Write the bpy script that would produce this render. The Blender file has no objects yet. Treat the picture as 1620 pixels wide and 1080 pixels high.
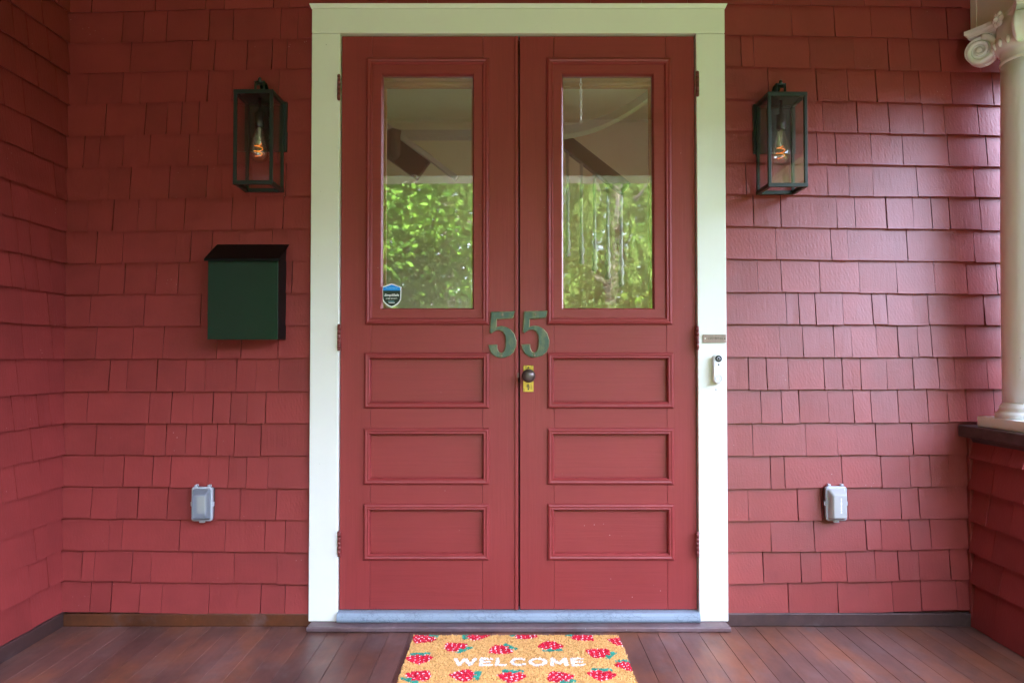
import bpy, bmesh, math, random
from mathutils import Vector, Matrix
R = math.radians
S = bpy.context.scene
COL = S.collection
random.seed(7)

# ------------------------------------------------------------------ camera
F = 1217.0                       # focal length in pixels of the 1620 px wide photograph
CAMY = -2.9
PITCH = math.atan(28.0 / F)
CAMZ = 0.990
cam_d = bpy.data.cameras.new('camera')
cam_d.sensor_width = 36.0
cam_d.lens = 36.0 * F / 1620.0
cam_d.clip_start = 0.05
cam_d.clip_end = 500
cam = bpy.data.objects.new('camera', cam_d)
COL.objects.link(cam)
cam.location = (0, CAMY, CAMZ)
cam.rotation_euler = (R(90) + PITCH, 0, 0)
S.camera = cam

# ------------------------------------------------------------------ light
SUN_EL, SUN_AZ = 52.0, 14.0      # azimuth clockwise from +Y (behind the house, slightly right)
W = bpy.data.worlds.new('World'); S.world = W; W.use_nodes = True
wn = W.node_tree.nodes; wl = W.node_tree.links
bg = wn['Background']
sky = wn.new('ShaderNodeTexSky'); sky.sky_type = 'NISHITA'
sky.sun_disc = False
sky.sun_elevation = R(SUN_EL); sky.sun_rotation = R(SUN_AZ)
sky.air_density = 1.0; sky.dust_density = 1.5; sky.ozone_density = 1.0
hs = wn.new('ShaderNodeHueSaturation'); hs.inputs['Saturation'].default_value = .95
wl.new(sky.outputs[0], hs.inputs['Color'])
cm = wn.new('ShaderNodeMix'); cm.data_type = 'RGBA'; cm.inputs[0].default_value = .45      # thin even cloud over the blue
cm.inputs[7].default_value = (5.15, 5.2, 7.0, 1)
wl.new(hs.outputs[0], cm.inputs[6]); wl.new(cm.outputs[2], bg.inputs['Color'])
bg.inputs['Strength'].default_value = 0.15
sl = bpy.data.lights.new('sun', 'SUN'); sl.energy = 2.0; sl.angle = R(0.53); sl.color = (1.0, 0.955, 0.88)
so = bpy.data.objects.new('sun', sl); COL.objects.link(so)
sd = Vector((math.sin(R(SUN_AZ)) * math.cos(R(SUN_EL)), math.cos(R(SUN_AZ)) * math.cos(R(SUN_EL)), math.sin(R(SUN_EL))))
so.rotation_euler = sd.to_track_quat('Z', 'Y').to_euler()
so.location = sd * 30
vs = S.view_settings
vs.view_transform = 'Standard'; vs.look = 'None'; vs.gamma = 1.0; vs.use_curve_mapping = False
vs.exposure = 4.9
S.cycles.max_bounces = 10
S.cycles.diffuse_bounces = 6
S.cycles.transparent_max_bounces = 16
S.cycles.caustics_reflective = False
S.cycles.caustics_refractive = False
S.cycles.use_denoising = True
S.cycles.sample_clamp_indirect = 8.0

# ------------------------------------------------------------------ helpers
ct, st = math.cos(PITCH), math.sin(PITCH)
def ray(px, py):
    a = (px - 810.0) / F; b = (540.0 - py) / F
    return Vector((a, ct - b * st, st + b * ct))
def P(px, py, y=0.0):            # pixel of the photograph -> point on the plane Y = y
    d = ray(px, py); t = (y - CAMY) / d.y
    return Vector((d.x * t, y, CAMZ + d.z * t))
def PZ(px, py, z=0.0):           # pixel -> point on the plane Z = z
    d = ray(px, py); t = (z - CAMZ) / d.z
    return Vector((d.x * t, CAMY + d.y * t, z))
def PX(px, py, x):               # pixel -> point on the plane X = x
    d = ray(px, py); t = x / d.x
    return Vector((x, CAMY + d.y * t, CAMZ + d.z * t))

WL = {}
def tag(o, label=None, cat=None, group=None, kind=None):
    if label: o['label'] = label
    if cat: o['category'] = cat
    if group: o['group'] = group
    if kind: o['kind'] = kind
    return o
def empty(name, loc, label=None, cat=None, group=None, kind=None):
    o = bpy.data.objects.new(name, None); COL.objects.link(o)
    o.empty_display_size = 0.05
    o.location = loc; WL[o.name] = Vector(loc)
    return tag(o, label, cat, group, kind)

class MB:
    def __init__(self): self.v = []; self.f = []; self.m = []; self.s = []
    def add(self, vs, fs, mi=0, sm=False):
        b = len(self.v)
        self.v += [tuple(p) for p in vs]
        for f in fs:
            self.f.append([b + i for i in f]); self.m.append(mi); self.s.append(sm)
        return self
    def box(self, x0, x1, y0, y1, z0, z1, mi=0):
        v = [(x0,y0,z0),(x1,y0,z0),(x1,y1,z0),(x0,y1,z0),(x0,y0,z1),(x1,y0,z1),(x1,y1,z1),(x0,y1,z1)]
        return self.hexa(v, mi)
    def hexa(self, v, mi=0):
        return self.add(v, [(0,3,2,1),(4,5,6,7),(0,1,5,4),(1,2,6,5),(2,3,7,6),(3,0,4,7)], mi)
    def prism(self, poly, axis, a, b, mi=0, sm=False):
        # poly: 2-D points; axis 'x','y','z' is the extrusion axis
        def mk(p, t):
            if axis == 'y': return (p[0], t, p[1])
            if axis == 'x': return (t, p[0], p[1])
            return (p[0], p[1], t)
        n = len(poly)
        v = [mk(p, a) for p in poly] + [mk(p, b) for p in poly]
        self.add(v, [list(range(n))[::-1], list(range(n, 2 * n))], mi)
        base = len(self.v) - 2 * n
        for i in range(n):
            j = (i + 1) % n
            self.f.append([base + i, base + j, base + n + j, base + n + i]); self.m.append(mi); self.s.append(sm)
        return self
    def loft(self, loops, mi=0, sm=False, cap0=True, cap1=True):
        n = len(loops[0]); b = len(self.v)
        for l in loops: self.v += [tuple(p) for p in l]
        for k in range(len(loops) - 1):
            for i in range(n):
                j = (i + 1) % n
                self.f.append([b + k*n + i, b + k*n + j, b + (k+1)*n + j, b + (k+1)*n + i]); self.m.append(mi); self.s.append(sm)
        if cap0: self.f.append([b + i for i in range(n)][::-1]); self.m.append(mi); self.s.append(False)
        if cap1: self.f.append([b + (len(loops)-1)*n + i for i in range(n)]); self.m.append(mi); self.s.append(False)
        return self
    def lathe(self, prof, c, axis='z', n=32, mi=0, cap0=True, cap1=True):
        loops = []
        for r, h in prof:
            l = []
            for k in range(n):
                a = 2 * math.pi * k / n
                if axis == 'z': l.append((c[0] + r*math.cos(a), c[1] + r*math.sin(a), c[2] + h))
                elif axis == 'y': l.append((c[0] + r*math.cos(a), c[1] + h, c[2] + r*math.sin(a)))
                else: l.append((c[0] + h, c[1] + r*math.cos(a), c[2] + r*math.sin(a)))
            loops.append(l)
        return self.loft(loops, mi, True, cap0, cap1)
    def tube(self, pts, r, n=8, mi=0, closed=False, flat=None):
        pts = [Vector(p) for p in pts]; loops = []; m = len(pts)
        up = None
        for i, p in enumerate(pts):
            if closed: t = pts[(i+1) % m] - pts[i-1]
            else: t = pts[min(i+1, m-1)] - pts[max(i-1, 0)]
            t.normalize()
            if up is None:
                up = Vector((0,0,1)) if abs(t.z) < .9 else Vector((1,0,0))
            up = (up - t * up.dot(t)).normalized()
            s = t.cross(up)
            rr = r[i] if isinstance(r, (list, tuple)) else r
            l = []
            for k in range(n):
                a = 2*math.pi*k/n
                l.append(p + s*(rr*math.cos(a)) + up*(rr*math.sin(a)))
            loops.append(l)
        if closed: loops.append(loops[0]); return self.loft(loops, mi, True, False, False)
        return self.loft(loops, mi, True)
    def build(self, name, mat, parent=None, bevel=None, kind=None, seg=2):
        if parent is not None: pw = WL[parent.name]
        else: pw = Vector((0,0,0))
        xs = [p[0] for p in self.v]; ys = [p[1] for p in self.v]; zs = [p[2] for p in self.v]
        c = Vector(((min(xs)+max(xs))/2, (min(ys)+max(ys))/2, (min(zs)+max(zs))/2))
        me = bpy.data.meshes.new(name)
        me.from_pydata([(p[0]-c.x, p[1]-c.y, p[2]-c.z) for p in self.v], [], self.f)
        mats = mat if isinstance(mat, (list, tuple)) else [mat]
        for m in mats: me.materials.append(m)
        me.polygons.foreach_set('material_index', self.m)
        me.polygons.foreach_set('use_smooth', self.s)
        bm = bmesh.new(); bm.from_mesh(me); bmesh.ops.recalc_face_normals(bm, faces=bm.faces); bm.to_mesh(me); bm.free()
        me.update()
        o = bpy.data.objects.new(name, me); COL.objects.link(o)
        o.parent = parent; o.location = c - pw; WL[o.name] = c
        if bevel:
            b = o.modifiers.new('bevel', 'BEVEL'); b.width = bevel; b.segments = seg; b.limit_method = 'ANGLE'; b.angle_limit = R(40)
        if kind: o['kind'] = kind
        return o

def kids(o): return [c for c in COL.objects if c.parent == o]
def copy_tree(o, parent=None):
    c = o.copy(); COL.objects.link(c); c.parent = parent
    WL[c.name] = Vector(c.location) + (WL[parent.name] if parent else Vector((0,0,0)))
    for ch in kids(o): copy_tree(ch, c)
    return c

# ------------------------------------------------------------------ materials
def new_mat(name):
    m = bpy.data.materials.new(name); m.use_nodes = True
    nt = m.node_tree; b = nt.nodes['Principled BSDF']
    return m, nt, b
def node(nt, t, **kw):
    n = nt.nodes.new(t)
    for k, v in kw.items():
        if k in n.inputs: n.inputs[k].default_value = v
        else: setattr(n, k, v)
    return n
def noise(nt, vec, scale, detail=3, rough=.55, dist=0.0):
    n = nt.nodes.new('ShaderNodeTexNoise'); n.inputs['Scale'].default_value = scale
    n.inputs['Detail'].default_value = detail; n.inputs['Roughness'].default_value = rough
    n.inputs['Distortion'].default_value = dist
    if vec is not None: nt.links.new(vec, n.inputs['Vector'])
    return n.outputs['Fac']
def ramp(nt, fac, stops):
    r = nt.nodes.new('ShaderNodeValToRGB'); el = r.color_ramp.elements
    while len(el) < len(stops): el.new(.5)
    for e, (p, c) in zip(el, stops):
        e.position = p; e.color = (c, c, c, 1) if isinstance(c, (int, float)) else (*c, 1)
    nt.links.new(fac, r.inputs[0]); return r.outputs[0]
def mix(nt, a, b, fac, mode='MIX'):
    m = nt.nodes.new('ShaderNodeMix'); m.data_type = 'RGBA'; m.blend_type = mode
    for sock, v in ((m.inputs[6], a), (m.inputs[7], b), (m.inputs[0], fac)):
        if isinstance(v, (int, float)): sock.default_value = v
        elif isinstance(v, tuple): sock.default_value = (*v, 1)
        else: nt.links.new(v, sock)
    return m.outputs[2]
def math_(nt, op, a, b=0.0):
    m = nt.nodes.new('ShaderNodeMath'); m.operation = op
    for s, v in ((m.inputs[0], a), (m.inputs[1], b)):
        if isinstance(v, (int, float)): s.default_value = v
        else: nt.links.new(v, s)
    return m.outputs[0]
def coords(nt, scale=(1,1,1), rand=True, obj=True, rot=(0,0,0)):
    tc = nt.nodes.new('ShaderNodeTexCoord')
    mp = nt.nodes.new('ShaderNodeMapping'); mp.inputs['Scale'].default_value = scale; mp.inputs['Rotation'].default_value = rot
    if obj: src = tc.outputs['Object']
    else:
        g = nt.nodes.new('ShaderNodeNewGeometry'); src = g.outputs['Position']
    if rand:
        oi = nt.nodes.new('ShaderNodeObjectInfo')
        va = nt.nodes.new('ShaderNodeVectorMath'); va.operation = 'ADD'
        k = math_(nt, 'MULTIPLY', oi.outputs['Random'], 57.0)
        nt.links.new(src, va.inputs[0]); nt.links.new(k, va.inputs[1]); src = va.outputs[0]
    nt.links.new(src, mp.inputs['Vector'])
    return mp.outputs[0]
def orand(nt):
    oi = nt.nodes.new('ShaderNodeObjectInfo'); return oi.outputs['Random']
def bump(nt, b, h, strength=.3, dist=.002, prev=None):
    n = nt.nodes.new('ShaderNodeBump'); n.inputs['Strength'].default_value = strength; n.inputs['Distance'].default_value = dist
    nt.links.new(h, n.inputs['Height'])
    if prev is not None: nt.links.new(prev, n.inputs['Normal'])
    nt.links.new(n.outputs[0], b.inputs['Normal']); return n.outputs[0]
def plain(name, col, rough=.5, metal=0.0, var=.06, bscale=60, bstr=.08, spec=.5):
    m, nt, b = new_mat(name)
    v = coords(nt)
    f = noise(nt, v, 9, 4)
    dark = tuple(c * (1 - var) for c in col); light = tuple(min(1, c * (1 + var)) for c in col)
    nt.links.new(mix(nt, dark, light, f), b.inputs['Base Color'])
    b.inputs['Roughness'].default_value = rough; b.inputs['Metallic'].default_value = metal
    b.inputs['Specular IOR Level'].default_value = spec
    if bstr: bump(nt, b, noise(nt, v, bscale, 3), bstr, .001)
    return m

def shingle_mat(name, col, grain=.5, peel=.5, saw=0.0, rough=.5, spec=.38):
    m, nt, b = new_mat(name)
    v = coords(nt)
    # paint: slight tone difference between shingles and soft mottling
    mott = noise(nt, v, 7, 5, .6)
    c = mix(nt, tuple(x*.74 for x in col), tuple(x*1.24 for x in col), mott)
    tone = math_(nt, 'MULTIPLY_ADD', orand(nt), .16); nt.nodes[-1].inputs[2].default_value = .92
    hsv = nt.nodes.new('ShaderNodeHueSaturation'); nt.links.new(c, hsv.inputs['Color']); nt.links.new(tone, hsv.inputs['Value'])
    # pale flecks of chipped paint and dust
    vo = nt.nodes.new('ShaderNodeTexVoronoi'); vo.inputs['Scale'].default_value = 55
    nt.links.new(coords(nt), vo.inputs['Vector'])
    sp = ramp(nt, vo.outputs['Distance'], [(.0, 1), (.07, 1), (.10, 0)])
    gate = ramp(nt, noise(nt, coords(nt), 5.5, 2), [(.0, 0), (.60, 0), (.70, 1)])
    fl = math_(nt, 'MULTIPLY', sp, gate)
    c2 = mix(nt, hsv.outputs[0], (.50, .36, .33), math_(nt, 'MULTIPLY', fl, .75))
    nt.links.new(c2, b.inputs['Base Color'])
    b.inputs['Roughness'].default_value = rough; b.inputs['Specular IOR Level'].default_value = spec
    g = noise(nt, coords(nt, (130, 130, 7)), 1.0, 4, .6)
    n1 = bump(nt, b, g, grain, .0012)
    pe = noise(nt, coords(nt), 170, 3, .6)
    n2 = bump(nt, b, pe, peel, .0012, n1)
    if saw:
        wv = nt.nodes.new('ShaderNodeTexWave'); wv.inputs['Scale'].default_value = 38; wv.inputs['Distortion'].default_value = 4.5
        wv.inputs['Detail'].default_value = 2; wv.bands_direction = 'DIAGONAL'
        nt.links.new(coords(nt, (1.2, 1, .45)), wv.inputs['Vector'])
        gt = ramp(nt, orand(nt), [(0, .0), (.45, .0), (.62, 1)])
        bump(nt, b, math_(nt, 'MULTIPLY', wv.outputs['Fac'], gt), saw, .0018, n2)
    return m

RED = (.250, .033, .030)
M = {}
M['shingle_a'] = shingle_mat('red_shingle_paint', RED, .75, .35, 0.06)
M['shingle_b'] = shingle_mat('red_shingle_paint_rough', RED, .55, .36, .05, .40, .65)
M['wallboard'] = plain('red_wallboard_paint', tuple(c*.8 for c in RED), .6)

def door_paint(name, vertical):
    m, nt, b = new_mat(name)
    v = coords(nt)
    DR = (.268, .034, .032)
    sc = (95, 40, 4) if vertical else (4, 40, 95)
    gr = noise(nt, coords(nt, sc), 1.0, 5, .65)
    c = mix(nt, tuple(x*.86 for x in DR), tuple(x*1.14 for x in DR), noise(nt, v, 3.2, 6, .65))
    c = mix(nt, c, tuple(x*.72 for x in DR), ramp(nt, gr, [(0, .5), (.40, .22), (.55, 0)]))
    vo = nt.nodes.new('ShaderNodeTexVoronoi'); vo.inputs['Scale'].default_value = 34; nt.links.new(v, vo.inputs['Vector'])
    sp = ramp(nt, vo.outputs['Distance'], [(.0, 1), (.045, 1), (.065, 0)])
    gate = ramp(nt, noise(nt, coords(nt), 4.0, 2), [(.0, 0), (.60, 0), (.68, 1)])
    c = mix(nt, c, (.62, .45, .42), math_(nt, 'MULTIPLY', math_(nt, 'MULTIPLY', sp, gate), .8))
    nt.links.new(c, b.inputs['Base Color'])
    nt.links.new(ramp(nt, noise(nt, coords(nt), 6, 4), [(.2, .36), (.8, .52)]), b.inputs['Roughness'])
    b.inputs['Specular IOR Level'].default_value = .4
    n1 = bump(nt, b, gr, .5, .0014)
    bump(nt, b, noise(nt, coords(nt), 9, 3), .22, .004, n1)
    return m
M['door'] = door_paint('red_door_paint', False)
M['door_v'] = door_paint('red_door_paint_upright', True)

def white_paint(name, col, chips=True):
    m, nt, b = new_mat(name)
    v = coords(nt)
    c = mix(nt, tuple(x*.95 for x in col), col, noise(nt, v, 5, 5, .6))
    if chips:
        vo = nt.nodes.new('ShaderNodeTexVoronoi'); vo.inputs['Scale'].default_value = 26; nt.links.new(v, vo.inputs['Vector'])
        sp = ramp(nt, vo.outputs['Distance'], [(.0, 1), (.035, 1), (.055, 0)])
        gate = ramp(nt, noise(nt, coords(nt), 3.5, 2), [(.0, 0), (.52, 0), (.62, 1)])
        c = mix(nt, c, (.30, .26, .20), math_(nt, 'MULTIPLY', math_(nt, 'MULTIPLY', sp, gate), .7))
    nt.links.new(c, b.inputs['Base Color'])
    b.inputs['Roughness'].default_value = .45
    n1 = bump(nt, b, noise(nt, coords(nt, (70, 70, 5)), 1.0, 4), .12, .001)
    bump(nt, b, noise(nt, coords(nt), 12, 3), .12, .003, n1)
    return m
CREAM = (.81, .83, .74)
M['trim'] = white_paint('cream_trim_paint', CREAM)
M['column'] = white_paint('cream_column_paint', (.88, .92, .88))
M['ceiling'] = white_paint('porch_ceiling_paint', (.40, .37, .22), False)

def floor_mat(name, base, hi, blotch=.62):
    m, nt, b = new_mat(name)
    g = noise(nt, coords(nt, (60, 3.2, 60)), 1.0, 5, .6)
    c = mix(nt, tuple(x*.65 for x in base), tuple(x*1.35 for x in base), g)
    pat = ramp(nt, noise(nt, coords(nt, (1.6, .8, 1.6), False, False), 2.4, 5, .65), [(0, 0), (.46, 0), (blotch, 1)])
    c = mix(nt, c, hi, math_(nt, 'MULTIPLY', pat, .6))
    tone = math_(nt, 'MULTIPLY_ADD', orand(nt), .26); nt.nodes[-1].inputs[2].default_value = .80
    hsv = nt.nodes.new('ShaderNodeHueSaturation'); nt.links.new(c, hsv.inputs['Color']); nt.links.new(tone, hsv.inputs['Value'])
    wear = ramp(nt, noise(nt, coords(nt, (1.3, 1, 1), False, False), 1.9, 6, .7, .6), [(.30, .50), (.62, 1.1)])
    wm = nt.nodes.new('ShaderNodeMix'); wm.data_type = 'RGBA'; wm.blend_type = 'MULTIPLY'; wm.inputs[0].default_value = 1
    nt.links.new(hsv.outputs[0], wm.inputs[6]); nt.links.new(wear, wm.inputs[7])
    # grey scuffs and dust
    du = ramp(nt, noise(nt, coords(nt, (1, .6, 1), False, False), 5, 6, .7), [(0, 0), (.52, 0), (.75, 1)])
    c = mix(nt, wm.outputs[2], (.20, .175, .175), math_(nt, 'MULTIPLY', du, .42))
    vo = nt.nodes.new('ShaderNodeTexVoronoi'); vo.inputs['Scale'].default_value = 28; nt.links.new(coords(nt), vo.inputs['Vector'])
    sp = ramp(nt, vo.outputs['Distance'], [(.0, 1), (.03, 1), (.05, 0)])
    gate = ramp(nt, noise(nt, coords(nt, (1,1,1), False, False), 4.0, 2), [(.0, 0), (.52, 0), (.60, 1)])
    c = mix(nt, c, (.45, .42, .40), math_(nt, 'MULTIPLY', math_(nt, 'MULTIPLY', sp, gate), .8))
    nt.links.new(c, b.inputs['Base Color'])
    rg = ramp(nt, noise(nt, coords(nt, (3, 1.5, 3), False, False), 3, 4), [(.2, .30), (.8, .55)])
    nt.links.new(rg, b.inputs['Roughness'])
    bump(nt, b, g, .25, .0012)
    return m
M['floor'] = floor_mat('brown_stained_deck', (.150, .068, .052), (.29, .095, .036))
M['board_dark'] = floor_mat('dark_brown_board', (.060, .030, .027), (.09, .04, .03))
M['border'] = floor_mat('grey_brown_border_board', (.135, .082, .085), (.17, .09, .08))
M['base_orange'] = floor_mat('brown_baseboard_stain', (.100, .030, .010), (.15, .042, .012))
M['cap'] = floor_mat('dark_brown_cap_paint', (.040, .017, .016), (.06, .025, .02))

def sill_mat():
    m, nt, b = new_mat('blue_grey_cracked_sill_paint')
    v = coords(nt, (1, 1, 1.6))
    vo = nt.nodes.new('ShaderNodeTexVoronoi'); vo.feature = 'DISTANCE_TO_EDGE'; vo.inputs['Scale'].default_value = 42
    ds = nt.nodes.new('ShaderNodeVectorMath'); ds.operation = 'ADD'
    nz = nt.nodes.new('ShaderNodeTexNoise'); nz.inputs['Scale'].default_value = 30; nt.links.new(v, nz.inputs['Vector'])
    sc = nt.nodes.new('ShaderNodeVectorMath'); sc.operation = 'SCALE'; sc.inputs['Scale'].default_value = .05
    nt.links.new(nz.outputs['Color'], sc.inputs[0]); nt.links.new(v, ds.inputs[0]); nt.links.new(sc.outputs[0], ds.inputs[1])
    nt.links.new(ds.outputs[0], vo.inputs['Vector'])
    cr = ramp(nt, vo.outputs['Distance'], [(0, 1), (.03, 1), (.07, 0)])
    gate = ramp(nt, noise(nt, coords(nt), 6, 3), [(0, 0), (.42, 0), (.55, 1)])
    k = math_(nt, 'MULTIPLY', cr, gate)
    base = mix(nt, (.20, .265, .32), (.27, .335, .385), noise(nt, coords(nt), 5, 2))
    nt.links.new(mix(nt, base, (.10, .13, .16), math_(nt, 'MULTIPLY', k, .45)), b.inputs['Base Color'])
    b.inputs['Roughness'].default_value = .5
    bump(nt, b, math_(nt, 'SUBTRACT', 1.0, k), .5, .002)
    return m
M['sill'] = sill_mat()
M['lantern'] = plain('dark_green_black_metal', (.007, .014, .013), .38, .0, .15, 90, .05)
M['mail_green'] = plain('dark_green_mailbox_enamel', (.003, .027, .013), .24, 0, .12, 14, .05, .36)
M['mail_black'] = plain('black_mailbox_enamel', (.004, .004, .004), .5, 0, .1, 60, .05, .12)
M['hinge'] = plain('painted_brown_hinge', (.17, .034, .028), .5, .0, .25, 120, .3)
M['white_plastic'] = plain('white_plastic', (.82, .84, .84), .3, 0, .02, 60, .0)
M['black_plastic'] = plain('black_plastic', (.012, .013, .018), .15, 0, .1, 60, 0)
M['bell_ring'] = plain('grey_plastic_ring', (.45, .47, .50), .35, 0, .05, 60, 0)
M['knob'] = plain('dark_bronze_knob', (.105, .078, .068), .28, .55, .3, 60, .1)
M['astragal'] = M['door']
M['gap'] = plain('dark_gap_wood', (.02, .008, .007), .8)
M['screw'] = plain('dark_screw', (.05, .045, .035), .4, .6)
M['coir_back'] = plain('mat_backing', (.18, .10, .035), .9)
M['dark_wood'] = plain('dark_interior_wood', (.060, .026, .012), .4, 0, .3, 30, .2)
M['oak'] = plain('brown_shade_wood', (.42, .20, .07), .45, 0, .35, 30, .2)
M['inner_wall'] = plain('hall_wall_paint', (.70, .74, .56), .8)
M['inner_white'] = plain('hall_white_paint', (.50, .51, .46), .5)
M['chain'] = plain('steel_chain', (.75, .75, .72), .3, .8)
M['amber'] = plain('amber_core', (.7, .6, .3), .5)

def worn(name, a, bcol, rough, metal, scale, lo, hi, bs=.3):
    m, nt, b = new_mat(name)
    v = coords(nt, (1.0, 1, .5), True, True, (0, .5, 0))
    k = ramp(nt, noise(nt, v, scale, 6, .65), [(0, 0), (lo, 0), (hi, 1)])
    nt.links.new(mix(nt, a, bcol, k), b.inputs['Base Color'])
    b.inputs['Roughness'].default_value = rough; b.inputs['Metallic'].default_value = metal
    bump(nt, b, noise(nt, v, scale*2, 4), bs, .0008)
    return m
M['patina'] = worn('green_bronze_patina', (.058, .098, .070), (.19, .19, .085), .42, .25, 34, .48, .72)
M['patina_edge'] = worn('gold_worn_edge', (.42, .37, .20), (.16, .19, .10), .4, .5, 60, .45, .6)
M['brass'] = worn('worn_yellow_brass', (.58, .40, .06), (.14, .09, .04), .33, .55, 70, .52, .66, .5)
M['bronze_plate'] = worn('brown_bronze_plate', (.32, .21, .18), (.20, .17, .13), .4, .5, 40, .4, .7, .2)

def glass(name, fac, wavy=0.0, tint=(1,1,1), rough=0.0):
    m, nt, b = new_mat(name)
    nt.nodes.remove(b)
    out = nt.nodes['Material Output']
    tr = nt.nodes.new('ShaderNodeBsdfTransparent'); tr.inputs[0].default_value = (*tint, 1)
    gl = nt.nodes.new('ShaderNodeBsdfGlossy'); gl.inputs['Roughness'].default_value = rough
    mx = nt.nodes.new('ShaderNodeMixShader')
    ge = nt.nodes.new('ShaderNodeNewGeometry'); dt = nt.nodes.new('ShaderNodeVectorMath'); dt.operation = 'DOT_PRODUCT'
    nt.links.new(ge.outputs['Incoming'], dt.inputs[0]); nt.links.new(ge.outputs['Normal'], dt.inputs[1])
    k5 = math_(nt, 'POWER', math_(nt, 'SUBTRACT', 1.0, math_(nt, 'ABSOLUTE', dt.outputs['Value'])), 5.0)
    f2 = math_(nt, 'MULTIPLY_ADD', k5, 1.0 - fac); nt.nodes[-1].inputs[2].default_value = fac
    nt.links.new(f2, mx.inputs[0]); nt.links.new(tr.outputs[0], mx.inputs[1]); nt.links.new(gl.outputs[0], mx.inputs[2])
    nt.links.new(mx.outputs[0], out.inputs[0])
    if wavy:
        n = nt.nodes.new('ShaderNodeBump'); n.inputs['Strength'].default_value = 1.0; n.inputs['Distance'].default_value = wavy
        nt.links.new(noise(nt, coords(nt, (1.6, 1, .55)), 9, 2, .4), n.inputs['Height'])
        nt.links.new(n.outputs[0], gl.inputs['Normal'])
    return m
M['pane'] = glass('old_window_glass', .155, .0002, (1,1,1), .018)
M['lamp_glass'] = glass('lantern_glass', .07)
M['bulb_glass'] = glass('bulb_glass', .14, 0, (.97, .95, .88))

def emis(name, col, strength):
    m, nt, b = new_mat(name)
    b.inputs['Base Color'].default_value = (*col, 1)
    b.inputs['Emission Color'].default_value = (*col, 1); b.inputs['Emission Strength'].default_value = strength
    return m
M['filament'] = emis('orange_glowing_filament', (1.0, .24, .02), .05)

def frosted(name, col, alpha):
    m, nt, b = new_mat(name)
    out = nt.nodes['Material Output']
    b.inputs['Base Color'].default_value = (*col, 1); b.inputs['Roughness'].default_value = .32
    tr = nt.nodes.new('ShaderNodeBsdfTransparent'); tr.inputs[0].default_value = (.9, .93, .95, 1)
    mx = nt.nodes.new('ShaderNodeMixShader'); mx.inputs[0].default_value = alpha
    nt.links.new(tr.outputs[0], mx.inputs[1]); nt.links.new(b.outputs[0], mx.inputs[2]); nt.links.new(mx.outputs[0], out.inputs[0])
    return m
M['cover'] = frosted('translucent_grey_plastic', (.33, .37, .42), .50)
M['cover_b'] = frosted('translucent_pale_plastic', (.50, .51, .50), .78)
M['cover_rim'] = plain('pale_grey_plastic', (.38, .40, .43), .35, 0, .05, 60, .02)
M['outlet'] = plain('ivory_receptacle', (.70, .66, .45), .4)
M['outlet_box'] = plain('dark_grey_box', (.05, .055, .055), .5)

def attr_mat(name, rough=.9, trans=0.0, attr='col'):
    m, nt, b = new_mat(name)
    a = nt.nodes.new('ShaderNodeAttribute'); a.attribute_name = attr
    nt.links.new(a.outputs['Color'], b.inputs['Base Color'])
    b.inputs['Roughness'].default_value = rough; b.inputs['Specular IOR Level'].default_value = .06 if trans else .2
    if trans:
        out = nt.nodes['Material Output']
        tl = nt.nodes.new('ShaderNodeBsdfTranslucent'); nt.links.new(a.outputs['Color'], tl.inputs[0])
        mx = nt.nodes.new('ShaderNodeMixShader'); mx.inputs[0].default_value = trans
        nt.links.new(b.outputs[0], mx.inputs[1]); nt.links.new(tl.outputs[0], mx.inputs[2]); nt.links.new(mx.outputs[0], out.inputs[0])
    return m
M['coir'] = attr_mat('printed_coir', .95)
M['leaf'] = attr_mat('leaf', .75, .45)
M['bark'] = plain('grey_bark', (.22, .19, .16), .9, 0, .5, 14, .8)
M['stick_blue'] = plain('sticker_blue', (.0, .27, .80), .4, 0, 0, 60, 0)
M['stick_black'] = plain('sticker_black', (.006, .02, .015), .35, 0, 0, 60, 0)
M['stick_white'] = plain('sticker_white', (.88, .92, .90), .4, 0, 0, 60, 0)
M['stick_cyan'] = plain('sticker_pale_cyan', (.30, .72, .90), .4, 0, 0, 60, 0)

def ground_mat():
    m, nt, b = new_mat('lawn_grass')
    v = coords(nt, (1,1,1), False, False)
    c = mix(nt, (.042, .080, .018), (.085, .135, .034), noise(nt, v, 2.5, 6, .7))
    nt.links.new(mix(nt, c, (.14, .13, .06), ramp(nt, noise(nt, v, .6, 4), [(0, 0), (.55, 0), (.75, .6)])), b.inputs['Base Color'])
    b.inputs['Roughness'].default_value = .9
    bump(nt, b, noise(nt, v, 40, 4), .8, .03)
    return m
M['lawn'] = ground_mat()
M['concrete'] = plain('pale_path_concrete', (.36, .34, .31), .9, 0, .15, 30, .3)
M['roof'] = plain('roof_shingle_grey', (.10, .09, .085), .9)

# ------------------------------------------------------------------ ground, house body, porch structure (mostly out of frame)
GZ = -0.62
m = MB(); m.add([(-150,-150,GZ),(150,-150,GZ),(150,150,GZ),(-150,150,GZ)], [(0,1,2,3)])
m.build('lawn', M['lawn'], kind='structure')
m = MB(); m.box(-1.0, 1.2, -14, -3.9, GZ-.05, GZ+.02); m.build('garden_path', M['concrete'], kind='structure', bevel=.01)
LX = P(101, 560, 0).x            # inner face of the left return wall
KX = 1.715                       # face of the porch pier
CEIL = 2.75
FRONT = -2.78                    # outer edge of porch floor
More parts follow.
